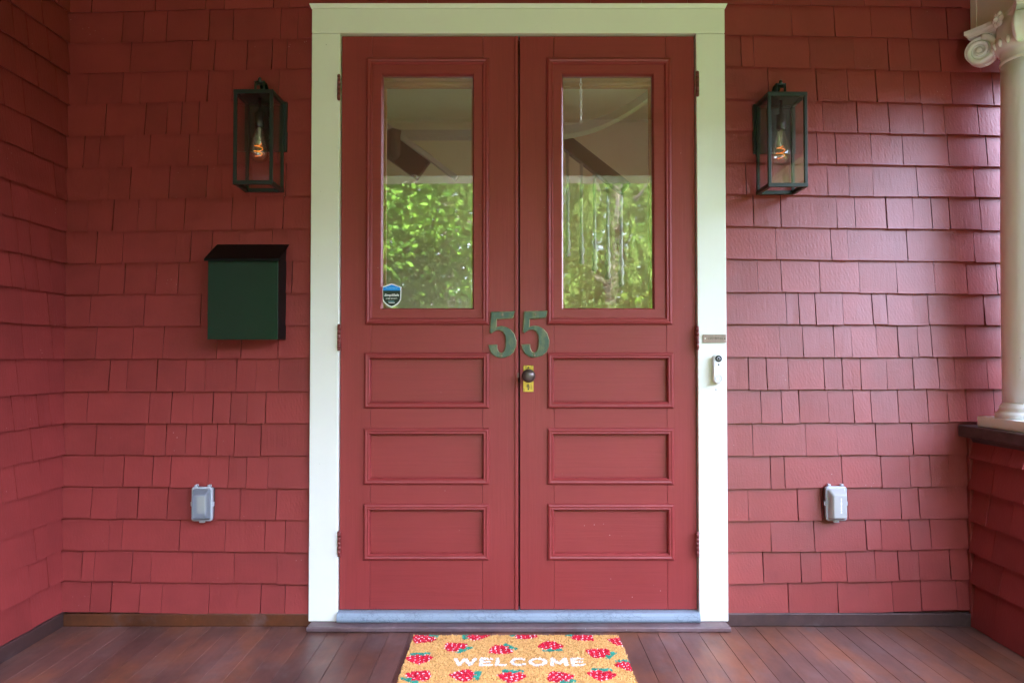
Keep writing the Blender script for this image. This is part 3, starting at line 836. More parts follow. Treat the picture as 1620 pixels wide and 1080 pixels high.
# ------------------------------------------------------------------ lanterns
def make_lantern(cx):
    yf, yk = -.165, -.027                    # front and back of the cage
    hw = .0705; b = .011
    z0 = P(400, 291, yf).z; z1 = P(400, 141.8, yf).z
    t = empty('wall_lantern', (cx, -.014, z0), None, 'lantern', 'matching porch lanterns')
    L = M['lantern']
    m = MB()
    for sx in (-1, 1):
        for (ya, yb_) in ((yf, yf+b), (yk-b, yk)):
            xa, xb = (cx-hw, cx-hw+b) if sx < 0 else (cx+hw-b, cx+hw)
            m.box(xa, xb, ya, yb_, z0, z1)
    m.build('corner_posts', L, t, bevel=.001)
    def rails(za, zb_, nm):
        m = MB(); e = .0007
        m.box(cx-hw-e, cx+hw+e, yf-e, yf+b+e, za, zb_); m.box(cx-hw-e, cx+hw+e, yk-b-e, yk+e, za, zb_)
        m.box(cx-hw-e, cx-hw+b+e, yf+b+e, yk-b-e, za, zb_); m.box(cx+hw-b-e, cx+hw+e, yf+b+e, yk-b-e, za, zb_)
        m.build(nm, L, t, bevel=.001)
    rails(z0-.001, z0+.013, 'bottom_rim'); rails(z1-.013, z1+.001, 'top_rim')
    MB().box(cx-hw+.0125, cx+hw-.0125, yf+.0125, yk-.0125, z1-.008, z1-.001).build('roof_plate', L, t)
    yc = (yf+yk)/2
    MB().box(cx-.043, cx+.043, yc-.043, yc+.043, z1+.0012, z1+.011).build('roof_cap', L, t, bevel=.002)
    # loop
    m = MB(); lz0, lz1 = z1+.011, z1+.053; lw = .0155
    for sx in (-1,1): m.tube([(cx+sx*lw, yc, lz0), (cx+sx*lw, yc, lz1)], .0043, 8)
    m.tube([(cx-lw-.0036, yc, lz1), (cx+lw+.0036, yc, lz1)], .0040, 8)
    m.tube([(cx-lw*1.6, yc, lz0+.002), (cx+lw*1.6, yc, lz0+.002)], .0050, 8)
    m.build('hanging_loop', L, t)
    # arched strap from the back plate over to the loop
    m = MB(); pts = []
    for k in range(17):
        a = math.pi * k/16 * .92
        pts.append((yk + .002 + (yc - yk) * (1-math.cos(a))/2 * 1.04, z1 + .002 + .058*math.sin(min(a, math.pi/2)) if a < math.pi/2 else z1 + .038 + .022*math.sin(a)))
    loops = [[(cx-.014, y, z), (cx+.014, y, z), (cx+.014, y-.001, z-.005), (cx-.014, y-.001, z-.005)] for y, z in pts]
    m.loft(loops); m.build('strap_arm', L, t)
    MB().lathe([(.004,-.008),(.0065,-.004),(.0065,.004),(.003,.009)], (cx, yc, z1+.060), 'z', 12).build('finial', L, t)
    # back plate on the wall and stand-off
    MB().box(cx-.079, cx+.079, -.0265, -.008, z1-.185, z1+.003).build('back_plate', L, t, bevel=.002)
    # glass
    gz0, gz1 = z0+.012, z1-.012
    for (xa, xb, ya, yb_) in ((cx-hw+b, cx+hw-b, yf+.004, yf+.006), (cx-hw+.004, cx-hw+.006, yf+b, yk-b), (cx+hw-.006, cx+hw-.004, yf+b, yk-b)):
        MB().box(xa, xb, ya, yb_, gz0, gz1).build('glass_pane', M['lamp_glass'], t)
    # socket, bulb
    sz = z1 - .062
    m = MB(); m.lathe([(.006, .055), (.006, .0), (.0165, -.001), (.0165, -.052), (.0145, -.054)], (cx, yc, sz), 'z', 20); m.build('socket', L, t)
    bz_ = sz - .054
    prof = [(.0125, .0), (.015, -.010), (.020, -.027), (.027, -.056), (.0325, -.080), (.0338, -.094), (.0315, -.108), (.024, -.121), (.013, -.128), (.003, -.130)]
    bulb = MB().lathe(prof, (cx, yc, bz_), 'z', 24).build('bulb', M['bulb_glass'], t)
    fm = MB(); pts = []
    for k in range(60):
        a = k/59; ang = a*2*math.pi*2.6
        r = .010 + .006*math.sin(a*math.pi)
        pts.append((cx - .003 + r*math.cos(ang), yc + r*math.sin(ang), bz_ - .058 - .050*a))
    fm.tube(pts, .0011, 6); fm.build('filament', M['filament'], bulb)
    gs = MB(); gs.lathe([(.006, 0), (.004, -.03), (.0025, -.045)], (cx, yc, bz_), 'z', 10); gs.build('glass_stem', M['cover_b'], bulb)
    return t
lw0 = P(367.5+31.9, 291, -.165).x
lanL = make_lantern(lw0)
lanL['label'] = 'dark green lantern with glowing filament bulb, left of the doors above the mailbox'
lanR = copy_tree(lanL)
rx = P(1247.2, 295, -.165).x
lanR.location.x = rx; lanR.location.z -= .009
lanR['label'] = 'dark green lantern with glowing filament bulb, right of the doors near the column'

# ------------------------------------------------------------------ mailbox
yf = -.118; ybk = -.010
mx0, mx1 = P(328.5, 470, yf).x, P(439.8, 470, yf).x
mz0, mz1 = P(384, 537, yf).z, P(384, 410, yf).z
zbk = P(384, 386.6, ybk).z
mbx = empty('mailbox', ((mx0+mx1)/2, ybk, mz0), 'dark green wall mailbox with a sloped black lid on the left wall', 'mailbox')
m = MB(); m.prism([(yf+.003, mz0+.002), (ybk, mz0+.002), (ybk, zbk-.008), (yf+.003, mz1-.002)], 'x', mx0+.002, mx1-.002); m.build('box_body', M['mail_black'], mbx, bevel=.002)
MB().box(mx0, mx1, yf, yf+.0028, mz0, mz1).build('front_panel', M['mail_green'], mbx, bevel=.0012)
e = .009
m = MB()
za, zb2 = mz1 + .001, zbk
m.prism([(ybk-.001, zb2-.003), (yf-.014, za-.001), (yf-.014, za-.010), (yf-.0115, za-.010), (yf-.0115, za+.0), (yf-.0115, za+.001), (ybk-.001, zb2)], 'x', mx0-e, mx1+e)
m = MB()
m.prism([(ybk-.001, zb2-.0025), (yf-.012, za-.0025), (yf-.012, za-.0090), (yf-.0145, za-.0090), (yf-.0145, za), (ybk-.001, zb2)], 'x', mx0-e, mx1+e)
m.build('lid', M['mail_black'], mbx, bevel=.0008)

# ------------------------------------------------------------------ outlet covers
def rrect(x0, x1, z0, z1, r, y, n=5):
    l = []
    for cx, cz, a0 in ((x1-r, z0+r, -90), (x1-r, z1-r, 0), (x0+r, z1-r, 90), (x0+r, z0+r, 180)):
        for k in range(n+1):
            a = R(a0 + 90*k/n); l.append((cx + r*math.cos(a), y, cz + r*math.sin(a)))
    return l
def outlet(pxc, row0, row1, mat, label, relief):
    c = P(pxc, (row0+row1)/2, -.03)
    z0, z1 = P(pxc, row1, -.045).z, P(pxc, row0, -.045).z
    w = .039; x0, x1 = c.x-w, c.x+w
    t = empty('outlet_cover', (c.x, -.012, z0), label, 'outlet cover', 'weatherproof outlet covers low on the walls')
    MB().box(x0+.004, x1-.004, -.034, -.009, z0+.004, z1-.004).build('mounting_box', M['outlet_box'], t, bevel=.004)
    m = MB(); m.loft([rrect(x0, x1, z0, z1, .010, -.033), rrect(x0, x1, z0, z1, .010, -.044), rrect(x0+.002, x1-.002, z0+.002, z1-.002, .009, -.047), rrect(x0+.006, x1-.006, z0+.006, z1-.006, .007, -.047)], 0, True, True, False)
    m.build('rim', M['cover_rim'], t)
    m = MB(); m.loft([rrect(x0+.0055, x1-.0055, z0+.0055, z1-.0055, .008, -.0465), rrect(x0+.010, x1-.010, z0+.010, z1-.016, .008, -.062), rrect(x0+.015, x1-.013, z0+.014, z1-.025, .007, -.076), rrect(x0+.018, x1-.016, z0+.018, z1-.029, .005, -.079)], 0, True, False, True)
    m.build('bubble_lid', mat, t)
    for k in (-1, 1):
        MB().box(c.x + k*.024 - .006, c.x + k*.024 + .006, -.044, -.026, z1 - .002, z1 + .008).build('hinge_tab', M['cover_rim'], t, bevel=.003)
    MB().box(c.x - .010, c.x + .010, -.046, -.034, z0 - .006, z0 + .002).build('latch_tab', M['cover_rim'], t, bevel=.002)
    MB().box(x1 - .001, x1 + .004, -.044, -.034, (z0+z1)/2-.008, (z0+z1)/2+.008).build('side_tab', M['cover_rim'], t, bevel=.0015)
    MB().box(x0 - .004, x0 + .001, -.044, -.034, (z0+z1)/2-.008, (z0+z1)/2+.008).build('side_tab', M['cover_rim'], t, bevel=.0015)
    MB().box(c.x-.016, c.x+.016, -.058, -.036, z0+.03, z1-.03).build('receptacle', M['outlet'], t, bevel=.004)
    if relief:
        m = MB(); q = random.Random(2)
        for k in range(13):
            zz = z0 + .035 + k*.0042; ww = q.uniform(.0012, .0026)
            m.box(c.x+.004-ww, c.x+.004+ww, -.0797, -.0788, zz, zz + q.uniform(.002, .0034))
        m.build('embossed_mark', M['stick_white'], t)
    return t
outlet(322, 770, 824, M['cover'], 'translucent grey outlet cover low on the wall left of the doors', False)
outlet(1320.5, 769, 823.5, M['cover_b'], 'pale plastic outlet cover low on the wall right of the doors', True)

# ------------------------------------------------------------------ doorbell and name plate
yb0 = CY
bx0, bx1 = P(1129.2, 585, -.056).x, P(1144.8, 585, -.056).x
bz0, bz1 = P(1137, 606.6, -.056).z, P(1137, 560.6, -.056).z
bell = empty('doorbell', ((bx0+bx1)/2, yb0, bz0), 'white video doorbell with round black camera on the right casing', 'doorbell')
rb = (bx1-bx0)/2
m = MB(); m.loft([rrect(bx0, bx1, bz0, bz1, rb*.98, yb0-.0002, 8), rrect(bx0, bx1, bz0, bz1, rb*.98, yb0-.021, 8), rrect(bx0+.0025, bx1-.0025, bz0+.0025, bz1-.0025, (rb-.0025)*.98, yb0-.0245, 8)], 0, True)
m.build('case', M['white_plastic'], bell)
bcx = (bx0+bx1)/2; zc_ = P(1137.5, 567.2, -.056).z; yl = yb0-.0245
MB().lathe([(.0125, .0005), (.0125, -.0012), (.0105, -.0016), (.0095, -.0008)], (bcx, yl, zc_), 'y', 28).build('camera_lens', M['black_plastic'], bell)
MB().lathe([(.0065, .0), (.0065, -.0014), (.0045, -.0018)], (bcx, yl-.001, zc_), 'y', 24).build('lens_ring', M['bell_ring'], bell)
MB().lathe([(.0042, .0), (.0038, -.0022), (.001, -.003)], (bcx, yl-.0015, zc_), 'y', 20).build('lens_glass', M['black_plastic'], bell)
MB().lathe([(.0032, .0005), (.003, -.0007)], (bcx, yl, P(1137.6, 576.6, -.056).z), 'y', 14).build('sensor_dot', M['black_plastic'], bell)
m = MB(); zc2 = P(1138, 598.4, -.056).z
m.tube([(bcx + .0115*math.cos(a), yl-.0006, zc2 + .0115*math.sin(a)) for a in [2*math.pi*k/32 for k in range(32)]], .0009, 6, closed=True)
m.build('button_ring', M['bell_ring'], bell)
m = MB(); 
for (u, v) in ((-.003,.004),(.003,-.004),(.005,.003)): m.box(bcx+u-.0014, bcx+u+.0014, yl-.0006, yl+.0002, zc2+v-.0014, zc2+v+.0014)
m.build('button_mark', M['bell_ring'], bell)
MB().lathe([(.0025, 0), (.002, -.001)], (P(1132.6, 616, CY).x, CY, P(1132.6, 616, CY).z), 'y', 10).build('screw_hole', M['screw'], fr)
pa, pb = P(1111.8, 541.8, CY), P(1148.2, 529, CY)
np_ = empty('name_plate', ((pa.x+pb.x)/2, CY, pa.z), 'small brown bronze plate with faint lettering, screwed to the right casing', 'name plate')
MB().box(pa.x, pb.x, CY-.0045, CY-.0002, pa.z, pb.z).build('plate', M['bronze_plate'], np_, bevel=.0008)
m = MB(); q = random.Random(4); xx = pa.x + .018; zc3 = (pa.z+pb.z)/2 + .001
while xx < pb.x - .014:
    w = q.uniform(.0018, .0034); h = q.uniform(.003, .0042)
    m.box(xx, xx+.0009, CY-.0050, CY-.0044, zc3-h, zc3+h)
    if q.random() < .7: m.box(xx+.0009, xx+w, CY-.0050, CY-.0044, zc3+q.choice((-h, 0, h-.001)), zc3+q.choice((-h, 0, h-.001))+.0011)
    xx += w + q.uniform(.0012, .002)
m.build('faint_lettering', M['screw'], np_)
for xx in (pa.x+.008, pb.x-.005): MB().lathe([(.0027, 0), (.002, -.0012)], (xx, CY-.0045, (pa.z+pb.z)/2), 'y', 10).build('screw', M['chain'] if xx < pb.x-.02 else M['screw'], np_)

# ------------------------------------------------------------------ porch pier, cap, column, beam
PY0 = -.335
pier = empty('porch_pier', (KX, PY0/2, 0), 'low dark red shingled pier under the column, with a dark brown cap', 'porch pier')
PZT = PX(1512, 691, 1.67).z
MB().box(KX+.002, 2.10, PY0+.002, -.012, -.03, .70).build('core', M['wallboard'], pier)
CAPZ0, CAPZ1 = .702, .745
zk = [.702] + [P(1535, v, -.03).z for v in (724, 772.6, 823.7, 872.6, 920.7)] + [.004]
rk = random.Random(8)
for k in range(6):
    ztop_, zbot = zk[k], zk[k+1]
    y = -.030
    zt_ = min(.7005, ztop_ + .02)
    while y > PY0 + .002:
        w = rk.choice((.10, .13, .17, .2)); y1 = y - w
        if y1 < PY0 + .05: y1 = PY0
        mb = MB(); shingle(mb, y1 + .0012, y - .0012, zbot + rk.uniform(-.001,.001), zbot + rk.uniform(-.001,.001), zt_, 'y', KX + .008, -1, 0, rk, .026)
        mb.build('shingle', M['shingle_a'], pier); y = y1
    xk = KX - .006
    while xk < 2.09:
        x1 = min(2.10, xk + rk.choice((.09, .12, .15)))
        mb = MB(); shingle(mb, xk + .001, x1 - .001, zbot, zbot, zt_, 'x', PY0 + .004, -1, 0, rk)
        mb.build('shingle', M['shingle_a'], pier); xk = x1
MB().box(KX-.014, KX+.010, -.030, -.012, .0, .7008).build('corner_board', M['shingle_a'], pier, bevel=.002)
m = MB(); m.prism([(KX+.004, .7015), (KX+.004, .675), (KX-.012, .7015)], 'y', PY0, -.014); m.build('bed_moulding', M['cap'], pier)
capx = PX(1512, 690, 1.67).x
MB().box(1.668, 2.16, -.405, -.0135, CAPZ0, CAPZ1).build('cap', M['cap'], pier, bevel=.006)

m = MB(); m.box(1.86, 2.02, -2.68, PY0 - .002, -.03, .66)
m.build('side_parapet', M['wallboard'], kind='structure')
colx, coly = 1.84, -.222
cl = empty('column', (colx, coly, CAPZ1), 'round cream column with scrolled capital at the right edge', 'column')
PLZ = CAPZ1 + .038
MB().box(colx-.14, colx+.14, coly-.14, coly+.14, CAPZ1+.0005, PLZ).build('plinth', M['column'], cl, bevel=.003)
rS = .1155
m = MB(); m.lathe([(.137, 0), (.139, .008), (.138, .016), (.133, .021), (.128, .023), (.126, .030), (.127, .036), (.124, .042), (rS+.004, .046), (rS, .055)], (colx, coly, PLZ+.0004), 'z', 48); m.build('base_mouldings', M['column'], cl)
zneck = PX(1590, 93, colx-.09).z
zneck = CAMZ + (568-96)/F*2.68
H0 = PLZ + .0555
m = MB(); Hs = zneck - H0
prof = []
for k in range(13):
    f = k/12; prof.append((rS * (1 - .13*max(0, f-.25)**1.5), Hs*f))
rT = prof[-1][0]
m.lathe(prof, (colx, coly, H0), 'z', 56); m.build('shaft', M['column'], cl)
m = MB(); m.lathe([(rT, .0005), (rT+.003, .003), (rT+.0045, .008), (rT+.003, .013), (rT, .015), (rT, .045), (rT+.006, .048), (rT+.018, .060), (rT+.022, .075), (rT+.016, .092), (rT+.01, .12), (rT+.012, .165)], (colx, coly, zneck), 'z', 48)
capi = m.build('capital', M['column'], cl)
# egg-and-dart beads round the echinus
m = MB()
for k in range(22):
    a = 2*math.pi*k/22
    cx_, cy_ = colx + (rT+.020)*math.cos(a), coly + (rT+.020)*math.sin(a)
    m.lathe([(.001, -.016), (.006, -.010), (.0095, 0), (.008, .010), (.002, .015)], (cx_, cy_, zneck+.070), 'z', 8)
m.build('egg_band', M['column'], capi)
vz = CAMZ + (568-79)/F*2.80
def volute(ax, ay):
    u = Vector((ax, ay, 0)).normalized(); nrm = Vector((-u.y, u.x, 0)); up = Vector((0,0,1))
    c = Vector((colx, coly, vz)) + u*.168
    m = MB()
    # dished disc
    n = 36; loops = []
    for (r, o) in ((.037, -.016), (.044, -.022), (.0495, -.022), (.0495, -.015), (.045, 0), (.0495, .015), (.0495, .022), (.044, .022), (.037, .016)):
        loops.append([c + u*(r*math.cos(2*math.pi*k/n)) + up*(r*math.sin(2*math.pi*k/n)) + nrm*o for k in range(n)])
    m.loft(loops, 0, True)
    for sgn in (-1, 1):
        pts = []; rad = []
        for k in range(70):
            f = k/69; a = R(100) + f*2*math.pi*1.75; r = .0445*(1-f)**.85 + .007
            s = -1
            pts.append(c + u*(r*math.cos(a)*s*-1) + up*(r*math.sin(a)) + nrm*(sgn*(.017 + .008*f)))
            rad.append(.0075*(1-f)+.0052)
        m.tube(pts, rad, 8)
        ey = c + nrm*sgn*.028
        m.lathe([(.0115, -.004), (.0115, .002), (.008, .006), (.002, .008)], (0,0,0), 'z', 12)
        nb = 12*4
        for i in range(nb):
            v = Vector(m.v[-nb+i]); m.v[-nb+i] = tuple(ey + u*v.x + up*v.y + nrm*(sgn*v.z))
    # arm running back to the echinus
    arm = []
    for k in range(9):
        f = k/8
        arm.append(c + u*(-.01 - .10*f) + up*(.046 + .010*math.sin(f*math.pi)))
    m.tube(arm, [.0145]*9, 8)
    return m.build('volute', M['column'], capi)
for ax in (-1, 1):
    for ay in (-1, 1): volute(ax, ay)
abz0 = vz + .056; abz1 = abz0 + .030
def abacus_loop(k, z):
    pts = []
    for i in range(4):
        a0 = R(45 + 90*i); a1 = R(45 + 90*(i+1))
        p0 = Vector((math.cos(a0), math.sin(a0), 0))*.233*k; p1 = Vector((math.cos(a1), math.sin(a1), 0))*.233*k
        e = (p1-p0).normalized(); mid = (p0+p1)/2; inn = -mid.normalized()
        q0 = p0 + e*.018; q1 = p1 - e*.018
        for j in range(9):
            f = j/8; q = q0.lerp(q1, f) + inn*(.052*math.sin(f*math.pi))
            pts.append((colx+q.x, coly+q.y, z))
    return pts
m = MB(); m.loft([abacus_loop(.95, abz0), abacus_loop(.955, abz0+.008), abacus_loop(1.0, abz0+.016), abacus_loop(1.0, abz1)], 0, False); m.build('abacus', M['column'], capi)
for (ux, uy) in ((-1,0),(0,-1),(1,0),(0,1)):
    u = Vector((ux,uy,0)); c = Vector((colx, coly, (abz0+abz1)/2-.004)) + u*.128
    s = Vector((-uy, ux, 0)); m = MB()
    for k in range(6):
        a = 2*math.pi*k/6; pc = c + s*(.017*math.cos(a)) + Vector((0,0,1))*(.017*math.sin(a)) + u*.004
        l = []
        m.lathe([(.002,-.008),(.010,-.005),(.0125,0),(.010,.005),(.002,.008)], tuple(pc), 'x' if ux else 'y', 10)
    m.lathe([(.002,-.014),(.009,-.009),(.011,0),(.009,.009),(.002,.014)], tuple(c+u*.006), 'x' if ux else 'y', 12)
    m.build('rosette', M['column'], capi)
beam = empty('porch_beam', (1.85, -1.4, abz1), 'shaded cream porch beam resting on the column capital at top right', 'beam')
BX = P(1537, 25, -.02).x
m = MB(); m.box(BX, BX+.040, -2.69, -.0145, abz1+.004, CEIL); m.build('inner_fascia', M['trim'], beam, bevel=.003)
MB().box(BX+.042, BX+.24, -2.69, -.0145, abz1+.0005, CEIL).build('soffit_board', M['trim'], beam, bevel=.003)
MB().box(BX-.002, BX+.02, -.052, -.0142, abz1-.09, CEIL-.001).build('end_board', M['trim'], beam, bevel=.002)

# ------------------------------------------------------------------ door mat
MZ = .013
mat_c = PZ(815.5, 1003, MZ)
TL = PZ(655, 1003.5, MZ); TR = PZ(979.5, 1003.5, MZ)
MW = TR.x - TL.x; MX0 = TL.x; MY1 = TL.y; MH = .50
dm = empty('doormat', (MX0+MW/2, MY1-MH/2, 0), 'tan coir doormat printed with red strawberries and the word WELCOME', 'doormat')
MB().box(MX0+.002, MX0+MW-.002, MY1-MH+.002, MY1-.002, .001, .006).build('backing', M['coir_back'], dm)
def mp(a, b): p = PZ(600 + a/3.767, 980 + b/3.767, MZ); return (p.x, p.y)
BER = []   # centre, tip, stem pixel positions, scale
for c, tip, stem, k in [((455,158),(385,138),(505,180),1),((725,175),(645,198),(785,158),1),((1020,152),(1000,114),(1032,184),1),((1310,195),(1222,178),(1380,210),1),
                     ((240,228),(234,268),(245,190),1),((235,330),(306,298),(170,364),1),((505,327),(405,325),(585,330),1),((790,335),(786,390),(800,304),1),
                     ((1075,338),(1000,300),(1105,375),1),((1325,325),(1320,372),(1320,296),1),((265,110),(205,136),(300,84),1),((580,92),(650,84),(510,88),1),
                     ((870,88),(915,106),(820,90),1),((1212,98),(1280,128),(1150,84),1),((1432,125),(1404,120),(1470,130),.9),((1478,268),(1500,298),(1460,240),.9)]:
    C_, T_, S_ = mp(*c), mp(*tip), mp(*stem)
    d = Vector((T_[0]-S_[0], T_[1]-S_[1])); d.normalize()
    BER.append((Vector(C_), d, .047*k))
SEEDS = [(i*.43 + (.215 if j % 2 else 0), j*.34) for i in range(-4, 5) for j in range(-5, 6)]
def berry_at(x, y):
    for c, d, s in BER:
        vx, vy = x-c.x, y-c.y
        if abs(vx) > .075 or abs(vy) > .075: continue
        u = (vx*d.x + vy*d.y)/s; w = (-vx*d.y + vy*d.x)/s
        # heart-like outline: rounded top at u=-0.75, tip at u=+1.05
        if -.80 <= u <= 1.08:
            f = (u + .80)/1.88
            hw = 1.0 * min(1.0, (f/.30)**.5 if f < .30 else 1) * (1 if f < .30 else max(0, 1-((f-.30)/.70)**1.7))
            ins = abs(w) < hw*.98
        else: ins = False
        lf = -1.02 + .34*abs(math.sin(w*4.2+1.2)) * .6
        if -1.08 < u < -.52 - .25*abs(w) and abs(w) < .72 and u < -.62 + .22*math.sin(w*9):
            return 'leaf'
        if ins:
            for su, sw in SEEDS:
                if (u-su)**2 + (w-sw)**2 < .0050: return 'seed'
            return 'berry'
    return None
# lettering strokes
lx0, lx1 = mp(440, 248)[0], mp(1216, 248)[0]; lyt, lyb = mp(830, 227)[1], mp(830, 268)[1]
STK = []
def seg(a0, b0, a1, b1):
    STK.append((Vector((lx0 + (a0-440)/776*(lx1-lx0), lyb + (lyt-lyb)*b0)), Vector((lx0 + (a1-440)/776*(lx1-lx0), lyb + (lyt-lyb)*b1))))
for a0,b0,a1,b1 in [(450,.95,480,.05),(480,.05,511,.95),(511,.95,542,.05),(542,.05,572,.95),
                    (608,0,608,1),(608,.95,666,.95),(608,.5,655,.5),(608,.05,668,.05),
                    (703,0,703,1),(703,.05,750,.05),
                    (1030,0,1030,1),(1030,.95,1070,.2),(1070,.2,1110,.95),(1112,0,1112,1),
                    (1153,0,1153,1),(1153,.95,1212,.95),(1153,.5,1204,.5),(1153,.05,1214,.05)]: seg(a0,b0,a1,b1)
def arc(cx, rx, a0, a1):
    n = 14; pr = None
    for k in range(n+1):
        a = R(a0 + (a1-a0)*k/n); q = (cx + rx*math.cos(a), .5 + .47*math.sin(a))
        if pr: seg(pr[0], pr[1], q[0], q[1])
        pr = q
arc(833, 42, 45, 315); arc(945, 46, 0, 360)
def in_text(x, y):
    if not (lyb-.01 < y < lyt+.01 and lx0-.01 < x < lx1+.01): return False
    p = Vector((x, y))
    for a, b in STK:
        ab = b-a; t = max(0, min(1, (p-a).dot(ab)/max(1e-9, ab.length_squared)))
        if (p-(a+ab*t)).length < .0062: return True
    return False
PCOL = {'leaf': (.05, .36, .24), 'seed': (.92, .74, .77), 'berry': (.74, .020, .050), 'text': (.86, .84, .80)}
rm = random.Random(9)
def pcolor(x, y):
    if in_text(x, y): k = 'text'
    else: k = berry_at(x, y)
    if k is None:
        f = rm.uniform(.84, 1.10); return (.80*f, .46*f*rm.uniform(.95,1.05), .155*f)
    c = PCOL[k]; f = rm.uniform(.88, 1.1); return (min(.95, c[0]*f), c[1]*f, c[2]*f)
verts, faces, cols = [], [], []
ST = .0031
nx = int(MW/ST); ny = int(MH/ST)
for j in range(ny):
    fine = j < 150
    for i in range(nx):
        if not fine and ((i + j) % 2): continue
        x = MX0 + (i+.5+rm.uniform(-.5,.5))*ST; y = MY1 - (j+.5+rm.uniform(-.5,.5))*ST
        if i < 1 or i > nx-2: x += rm.uniform(-.003, .003)
        if j < 1: y += rm.uniform(-.002, .003)
        c = pcolor(x, y)
        h = MZ + rm.uniform(-.0024, .0016); a = rm.uniform(0, math.pi); wv = (.0022 if fine else .0042)
        dx, dy = math.cos(a)*wv, math.sin(a)*wv; lx, ly = rm.uniform(-.0016,.0016), rm.uniform(-.0016,.0016)
        b = len(verts)
        verts += [(x-dx, y-dy, .005), (x+dx, y+dy, .005), (x+lx+dx*.9, y+ly+dy*.9, h), (x+lx-dx*.9, y+ly-dy*.9, h)]
        # tuft end: small cap so the pile reads from above
        verts += [(x+lx-dy*.9-dx*.2, y+ly+dx*.9, h-.0012), (x+lx+dy*.9, y+ly-dx*.9, h-.0012)]
        faces += [(b,b+1,b+2,b+3), (b+3,b+5,b+2,b+4)]
        cols += [c, c]
me = bpy.data.meshes.new('pile'); oc = Vector((MX0+MW/2, MY1-MH/2, 0))
me.from_pydata([(v[0]-oc.x, v[1]-oc.y, v[2]) for v in verts], [], faces)
at = me.color_attributes.new('col', 'FLOAT_COLOR', 'CORNER')
buf = []
for c in cols: buf += [c[0], c[1], c[2], 1.0]*4
at.data.foreach_set('color', buf)
me.materials.append(M['coir'])
po = bpy.data.objects.new('pile', me); COL.objects.link(po); po.parent = dm; po.location = (0,0,0); po['kind'] = 'stuff'; WL[po.name] = oc

# ------------------------------------------------------------------ inside: chain behind the right pane, stair in the hall
cz1 = gR[3] - .004
yc_ = FY + .0225
cx_ = P(919, 150, yc_).x
ch = empty('chain', (cx_, yc_, cz1), 'thin silver chain hanging inside the top of the right window', 'chain')
zz = cz1; k = 0
zend = P(919, 190, yc_).z
while zz > zend:
    m = MB(); r1, r2 = .0040, .0085
    pts = []
    for q in range(16):
        a = 2*math.pi*q/16
        o = (r1*math.cos(a), r2*math.sin(a))
        pts.append((cx_ + (o[0] if k % 2 else o[0]*.35), yc_ + (0 if k % 2 else o[0]), zz - r2 + o[1]))
    m.tube(pts, .0017, 6, closed=True)
    m.build('link', M['chain'], ch)
    zz -= r2*2 - .0028; k += 1

SYY = 2.2
def Q(px, py, y=SYY): return P(px, py, y)
stair = empty('staircase', (0, SYY, -.1), 'dim hall staircase with dark handrail seen through the door windows', 'staircase')
def bar(name, a, b, t, dep, mat, par, y=SYY):
    pa_, pb_ = Q(*a, y), Q(*b, y); d = (pb_-pa_).normalized(); n = Vector((-d.z, 0, d.x))
    q = [pa_+n*t, pb_+n*t, pb_-n*t, pa_-n*t]
    return MB().prism([(p.x, p.z) for p in q], 'y', y, y+dep).build(name, mat, par, bevel=.006)
bar('handrail', (860,195), (992,298), .045, .09, M['dark_wood'], stair)
for i, px in enumerate((899, 921, 942, 963, 984)):
    ztop_ = Q(px, 228 + (px-893)*.78).z - .03
    p = Q(px, 300); zb_ = Q(px, 405 + (px-899)*.55).z
    h = ztop_ - zb_
    prof = [(.012, 0), (.020, .02), (.012, .05), (.022, .09), (.013, .13), (.019, .16), (.011, .20), (.011, h)]
    MB().lathe(prof, (p.x, SYY+.05, zb_), 'z', 10).build('baluster', M['inner_white'], stair)
bar('stringer', (560,185), (672,265.5), .10, .06, M['dark_wood'], stair, 2.5)
bar('stringer_trim', (600,190), (722,281), .018, .05, M['inner_white'], stair, 2.44)
p = Q(623, 250, 2.3)
MB().lathe([(.005, -.02), (.03, .0), (.045, .02), (.045, .16), (.05, .17), (.05, .19)], (p.x, 2.3, p.z), 'z', 4).build('newel_drop', M['dark_wood'], stair)
# curved soffit edge in the hall
m = MB(); loops = []
for k in range(25):
    f = k/24; px = 860 + 185*f; py = 214 - 75*f**2.2
    p = Q(px, py, 2.0); loops.append([(p.x, 2.0, p.z), (p.x, 2.0, p.z+.055), (p.x, 2.12, p.z+.055), (p.x, 2.12, p.z)])
m.loft(loops); m.build('curved_soffit', M['inner_white'], stair)
m = MB(); a, b = Q(560, 212, 2.6), Q(760, 214, 2.6); m.box(a.x, b.x, 2.6, 2.7, a.z-.02, a.z+.03); m.build('landing_trim', M['inner_white'], stair)

